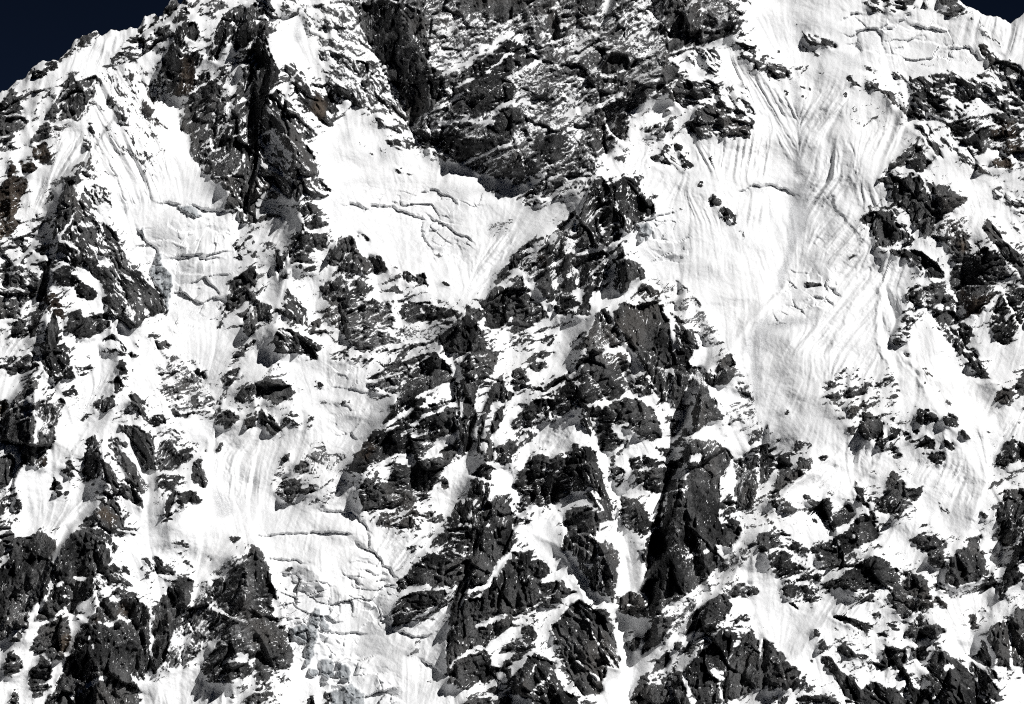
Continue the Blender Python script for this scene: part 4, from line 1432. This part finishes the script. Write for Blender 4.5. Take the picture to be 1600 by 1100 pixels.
# ------------------------------------------------------------------ the things on the face: name, category, label, outline (later ones lie over earlier ones)
THINGS = [
 ("rock_ridge", "rock ridge", "snow-dusted crags climbing to the jagged skyline at upper left", "-60,150 20,130 80,150 110,115 190,80 250,25 262,-10 300,-70 340,-70 315,110 285,200 265,165 225,180 185,230 140,190 60,200 -60,225"),
 ("rock_buttress", "rock buttress", "dark twin rib with black left flank, right of the upper left hanging glacier", "330,-70 545,-70 600,100 645,205 540,185 500,210 505,300 480,312 430,340 360,310 330,270 285,200 310,110"),
 ("rock_wall", "rock wall", "broad powder-streaked dark summit wall at top centre", "545,-70 1170,-70 1165,30 1100,70 1040,95 1020,150 960,230 930,270 830,292 700,255 642,205 600,100"),
 ("rock_shoulder", "rock shoulder", "black-tipped rocky rim between the summit wall and the fluted snow face", "960,230 1020,150 1040,95 1100,70 1165,-70 1200,20 1190,60 1165,90 1185,215 1080,212 1050,280 1010,300"),
 ("rock_flank", "rock flank", "reddish stepped rock flank below the serac shelf at upper right", "1330,95 1400,112 1570,115 1660,130 1660,430 1530,320 1420,205"),
 ("rock_ridge", "rock ridge", "steep broken left-hand ridge with a brown slab at its edge", "-60,215 60,200 140,190 185,230 200,300 215,360 240,420 264,470 240,505 180,560 60,640 -60,650"),
 ("rock_rib", "rock rib", "patchy rock rib between the two hanging glaciers", "360,310 430,340 480,312 510,330 520,370 560,400 640,460 735,480 690,540 580,600 430,560 330,560 340,505 365,430"),
 ("rock_slope", "rock slope", "dark vertical-streaked rock slope at the left edge, halfway up", "-60,560 110,545 125,600 95,680 60,760 20,830 -60,860"),
 ("rock_ridge", "rock ridge", "slanting pointed ridge of dark slabs left of the lower glacier basin", "180,555 240,505 300,540 340,620 330,690 330,830 250,830 140,825 70,800 110,680 140,620"),
 ("rock_wall", "rock wall", "tall dark rock wall split by thin snow chutes in the bottom left corner", "-60,820 30,830 60,800 140,825 200,850 250,900 240,960 240,1200 -60,1200"),
 ("rock_pillar", "rock pillar", "dark speckled rock pillar standing left of the icefall", "240,920 330,850 400,848 428,890 455,970 465,1050 380,1075 240,1060"),
 ("rock_buttress", "rock buttress", "wedge-shaped dark buttress with slanting snow bands, left of centre", "545,745 600,640 680,550 735,478 722,600 722,700 690,815 620,830 560,790"),
 ("rock_spur", "rock spur", "diagonal rock spur running up from the centre to the summit wall", "735,480 800,405 860,350 930,270 960,230 1000,260 1012,300 1000,330 1012,430 940,470 900,570 790,590 800,470"),
 ("rock_rib", "rock rib", "long narrow rib descending from the pointed tip to the icefall's right bank", "735,478 800,470 790,590 760,700 772,800 800,900 785,1200 720,1200 692,1040 705,960 612,985 625,900 690,815 722,700"),
 ("rock_tower", "rock tower", "big smooth dark rock tower with rounded snow-capped tiers at the centre", "940,470 1010,430 1060,440 1150,560 1145,590 1092,600 1045,730 1040,780 955,780 930,700 900,590"),
 ("rock_buttress", "rock buttress", "pyramid-faced buttress with a white crest at bottom centre", "790,590 900,580 930,700 962,860 962,960 972,1040 905,1200 785,1200 800,900 772,800 760,700"),
 ("rock_buttress", "rock buttress", "massive dark cliff with a black left edge, right of the central couloir", "1040,760 1085,650 1095,600 1150,640 1215,700 1205,800 1120,900 1010,965 985,900 1015,840"),
 ("rock_slope", "rock slope", "snow-ribboned rock slope with vertical cliffs in the lower right centre", "1000,965 1120,900 1205,800 1290,800 1300,880 1230,990 1265,1200 985,1200 975,1090"),
 ("rock_slope", "rock slope", "snowy slope dotted with dark rock islands below the fluted face", "1190,620 1280,600 1370,560 1410,560 1440,690 1480,800 1330,830 1290,800 1205,790 1200,700"),
 ("rock_slope", "rock slope", "slabby dark rock slope veined with snow in the bottom right", "1300,880 1290,800 1330,830 1480,800 1530,820 1560,900 1540,1000 1572,1200 1265,1200 1230,990"),
 ("rock_cliff", "rock cliff", "black cliff at the right edge, lower down", "1530,820 1550,700 1580,560 1660,560 1660,1200 1572,1200 1540,1000 1560,900"),
 ("rock_ridge", "rock ridge", "rust-stained dark ridge right of the fluted snow face", "1370,290 1400,215 1430,205 1530,320 1660,430 1660,570 1580,560 1550,620 1480,560 1420,540 1445,432 1340,360"),
 ("snow_slope", "snow slope", "smooth white snow slope beneath the jagged skyline at upper left", "40,124 90,102 150,62 215,46 195,78 150,105 110,117 80,145"),
 ("hanging_glacier", "hanging glacier", "left hanging glacier with a crevassed shelf and a grey ice edge", "225,180 265,165 290,210 330,270 352,300 365,370 362,440 340,505 315,555 270,545 240,505 264,470 240,420 215,360 200,300 190,235"),
 ("hanging_glacier", "hanging glacier", "central hanging glacier with a long curved crevasse under the summit wall", "500,212 540,188 620,212 700,255 800,290 815,330 862,350 800,402 735,478 640,462 560,405 520,370 505,300"),
 ("fluted_snow_face", "snow face", "fluted white snow face with a grey avalanche runnel, right of centre", "1165,88 1240,112 1330,160 1400,215 1372,290 1342,365 1440,432 1385,560 1280,605 1190,625 1150,570 1060,430 1000,330 1050,270 1080,212 1180,215"),
 ("serac_shelf", "snow shelf", "high white serac shelf under the skyline at upper right", "1165,-70 1450,-70 1500,-10 1580,30 1660,-20 1660,130 1570,112 1400,112 1335,100 1260,120 1165,88 1190,60"),
 ("snow_slope", "snow slope", "narrow slanting snow ramp between dark slabs on the left", "185,555 192,600 140,680 90,760 30,835 20,812 60,745 100,640 140,590"),
 ("snow_slope", "snow slope", "bare white snow slope left of the wedge-shaped buttress", "430,562 560,560 585,620 592,660 545,740 470,730 420,700 400,640"),
 ("glacier_basin", "glacier", "flat white glacier basin below the left hanging glacier", "300,700 320,640 400,640 420,700 440,780 520,800 600,830 625,880 500,895 430,885 402,848 330,840 295,790"),
 ("icefall", "icefall", "broken icefall with grey ice walls at bottom left of centre", "430,887 500,895 622,885 612,985 705,960 692,1040 722,1200 380,1200 465,1050 452,960"),
 ("snow_couloir", "snow couloir", "steep white couloir between the pyramid-faced buttress and the massive dark cliff", "945,680 962,760 975,830 1000,900 1010,965 985,1200 905,1200 960,1060 970,960 955,860"),
 ("snow_gully", "snow gully", "curving snow gully left of the black right-edge cliff", "1480,562 1540,600 1552,700 1532,815 1495,800 1455,700 1420,600 1400,560 1425,545"),
]
ICE_THINGS = [
 ("ice_cliff", "ice cliff", "long grey ice cliff on the left margin of the left hanging glacier", "228,385 272,385 275,495 250,495 228,440"),
 ("ice_cliff", "ice cliff", "greenish bergschrund ice wall atop the left hanging glacier's shelf", "270,312 325,312 325,345 270,345"),
 ("serac", "serac", "blue-grey ice block perched beside the spur at the fluted face's edge", "988,342 1030,342 1030,382 988,382"),
 ("serac", "serac", "tall thin dark ice tower in the upper part of the icefall", "472,945 520,945 505,1046 470,1046"),
 ("serac", "serac", "low greenish ice wall left of the tall thin ice tower", "445,972 484,972 480,1010 445,1010"),
 ("serac", "serac", "broad grey ice block below the tall thin ice tower", "480,1026 524,1026 524,1066 480,1066"),
 ("serac", "serac", "small upright ice block right of the broad grey one", "524,1030 552,1030 552,1066 524,1066"),
 ("ice_cliff", "ice cliff", "wide streaked ice cliff at the bottom edge of the icefall", "512,1064 575,1064 575,1102 512,1102"),
]
reg = np.full((NY, NX), -1, np.int32)
for k, t in enumerate(THINGS):
    r = poly_mask(parse(t[3]), u1, v1)
    if r is not None: reg[r[0]][r[1]] = k
wj = np.clip(np.rint(np.arange(NY)[:, None] + 2.2 * wy), 0, NY - 1).astype(np.int32)
wi = np.clip(np.rint(np.arange(NX)[None, :] + 2.2 * wx), 0, NX - 1).astype(np.int32)
reg = reg[wj, wi]
for k, t in enumerate(ICE_THINGS):
    sl, m = poly_mask(parse(t[3]), u1, v1)
    m = m & (ice[sl] > 0.5)
    reg[sl][m] = len(THINGS) + k
jj = np.clip((GVf / ST - 0.5 + PT + 0.5).astype(np.int32), 0, NY - 1)
regV = reg[jj, np.arange(NX)[None, :]]
fReg = regV[:-1, :-1]
fSnow = (sSnow[:-1, :-1] + sSnow[1:, :-1] + sSnow[:-1, 1:] + sSnow[1:, 1:]) > 2.0
fIce = fReg >= len(THINGS)
key = (fReg + 2) * 2 + np.where(fIce, 1, fSnow)

# connected patches of rock and of snow inside each thing
idx = np.arange(key.size, dtype=np.int32).reshape(key.shape)
eqh = key[:, 1:] == key[:, :-1]; eqv = key[1:] == key[:-1]
ea = np.concatenate([idx[:, :-1][eqh], idx[:-1][eqv]]); eb = np.concatenate([idx[:, 1:][eqh], idx[1:][eqv]])
lab = np.arange(key.size, dtype=np.int32)
for it in range(60):
    la, lb_ = lab[ea], lab[eb]
    d = la != lb_
    if not d.any(): break
    ea, eb, la, lb_ = ea[d], eb[d], la[d], lb_[d]
    lab[np.maximum(la, lb_)] = np.minimum(la, lb_)
    while True:
        l2 = lab[lab]
        if (l2 == lab).all(): break
        lab = l2
ids, inv, cnt = np.unique(lab.ravel(), return_inverse=True, return_counts=True)
print('patches', len(ids), 'passes', it)

fi = np.arange(key.size)
r0 = (fi // (Cn - 1)); c0 = fi % (Cn - 1)
quad = np.stack([r0 * Cn + c0, (r0 + 1) * Cn + c0, (r0 + 1) * Cn + c0 + 1, r0 * Cn + c0 + 1], 1)
MINF, MAXP = 85, 60
cReg = fReg.ravel()[ids]; cSnow = fSnow.ravel()[ids]

def build(name, faces, parent, origin):
    qd = quad[faces]
    vs, vi = np.unique(qd, return_inverse=True)
    me = bpy.data.meshes.new(name)
    n = len(qd)
    me.vertices.add(len(vs)); me.vertices.foreach_set('co', (P[vs] - origin).astype(np.float32).ravel())
    me.loops.add(4 * n); me.loops.foreach_set('vertex_index', vi.astype(np.int32).ravel())
    me.polygons.add(n); me.polygons.foreach_set('loop_start', np.arange(0, 4 * n, 4, dtype=np.int32))
    me.polygons.foreach_set('use_smooth', np.ones(n, bool))
    at = me.attributes.new('surface', 'FLOAT_COLOR', 'POINT'); at.data.foreach_set('color', COL[vs].ravel())
    at = me.attributes.new('strike', 'FLOAT_VECTOR', 'POINT'); at.data.foreach_set('vector', STRIKE[vs].ravel())
    at = me.attributes.new('powder', 'FLOAT', 'POINT'); at.data.foreach_set('value', POWDER[vs])
    me.update(calc_edges=True)
    me.normals_split_custom_set_from_vertices(NRM[vs])
    me.materials.append(MAT)
    ob = bpy.data.objects.new(name, me); scene.collection.objects.link(ob)
    if parent is not None: ob.parent = parent
    else: ob.location = origin
    return ob

order = np.argsort(inv.ravel(), kind='stable')
start = np.concatenate([[0], np.cumsum(cnt)])
comp_faces = lambda c: order[start[c]:start[c + 1]]
byreg = {}
for c in np.argsort(-cnt):
    byreg.setdefault(int(cReg[c]), []).append(int(c))
npart = 0
for k in sorted(byreg):
    comps = byreg[k]
    allf = np.concatenate([comp_faces(c) for c in comps])
    vv = P[np.unique(quad[allf])]
    low = vv[:, 2].min()
    foot = vv[vv[:, 2] < low + 40].mean(0); origin = np.array([foot[0], foot[1], low], np.float32)
    if k >= len(THINGS):
        nm, cat, lb, _ = ICE_THINGS[k - len(THINGS)]
        o = build(nm, allf, None, origin); o['label'] = lb; o['category'] = cat; o['kind'] = 'thing'
        continue
    if k < 0: nm, cat, lb = 'mountain', None, None
    else: nm, cat, lb, _ = THINGS[k]
    root = bpy.data.objects.new(nm, None); scene.collection.objects.link(root)
    root.empty_display_size = 50; root.location = origin
    if k < 0:
        root['kind'] = 'structure'; root['label'] = 'snow and rock of the mountain face between its ribs and glaciers'
    else:
        root['label'] = lb; root['category'] = cat; root['kind'] = 'thing'
    used = {True: 0, False: 0}; rest = []
    for c in comps:
        s = bool(cSnow[c])
        if cnt[c] >= MINF and used[s] < MAXP:
            used[s] += 1; npart += 1
            build('snow_patch' if s else 'rock_outcrop', comp_faces(c), root, origin)
        else: rest.append(c)
    if rest:
        o = build('rock_and_snow_specks', np.concatenate([comp_faces(c) for c in rest]), root, origin)
        o['kind'] = 'stuff'
print('parts', npart)
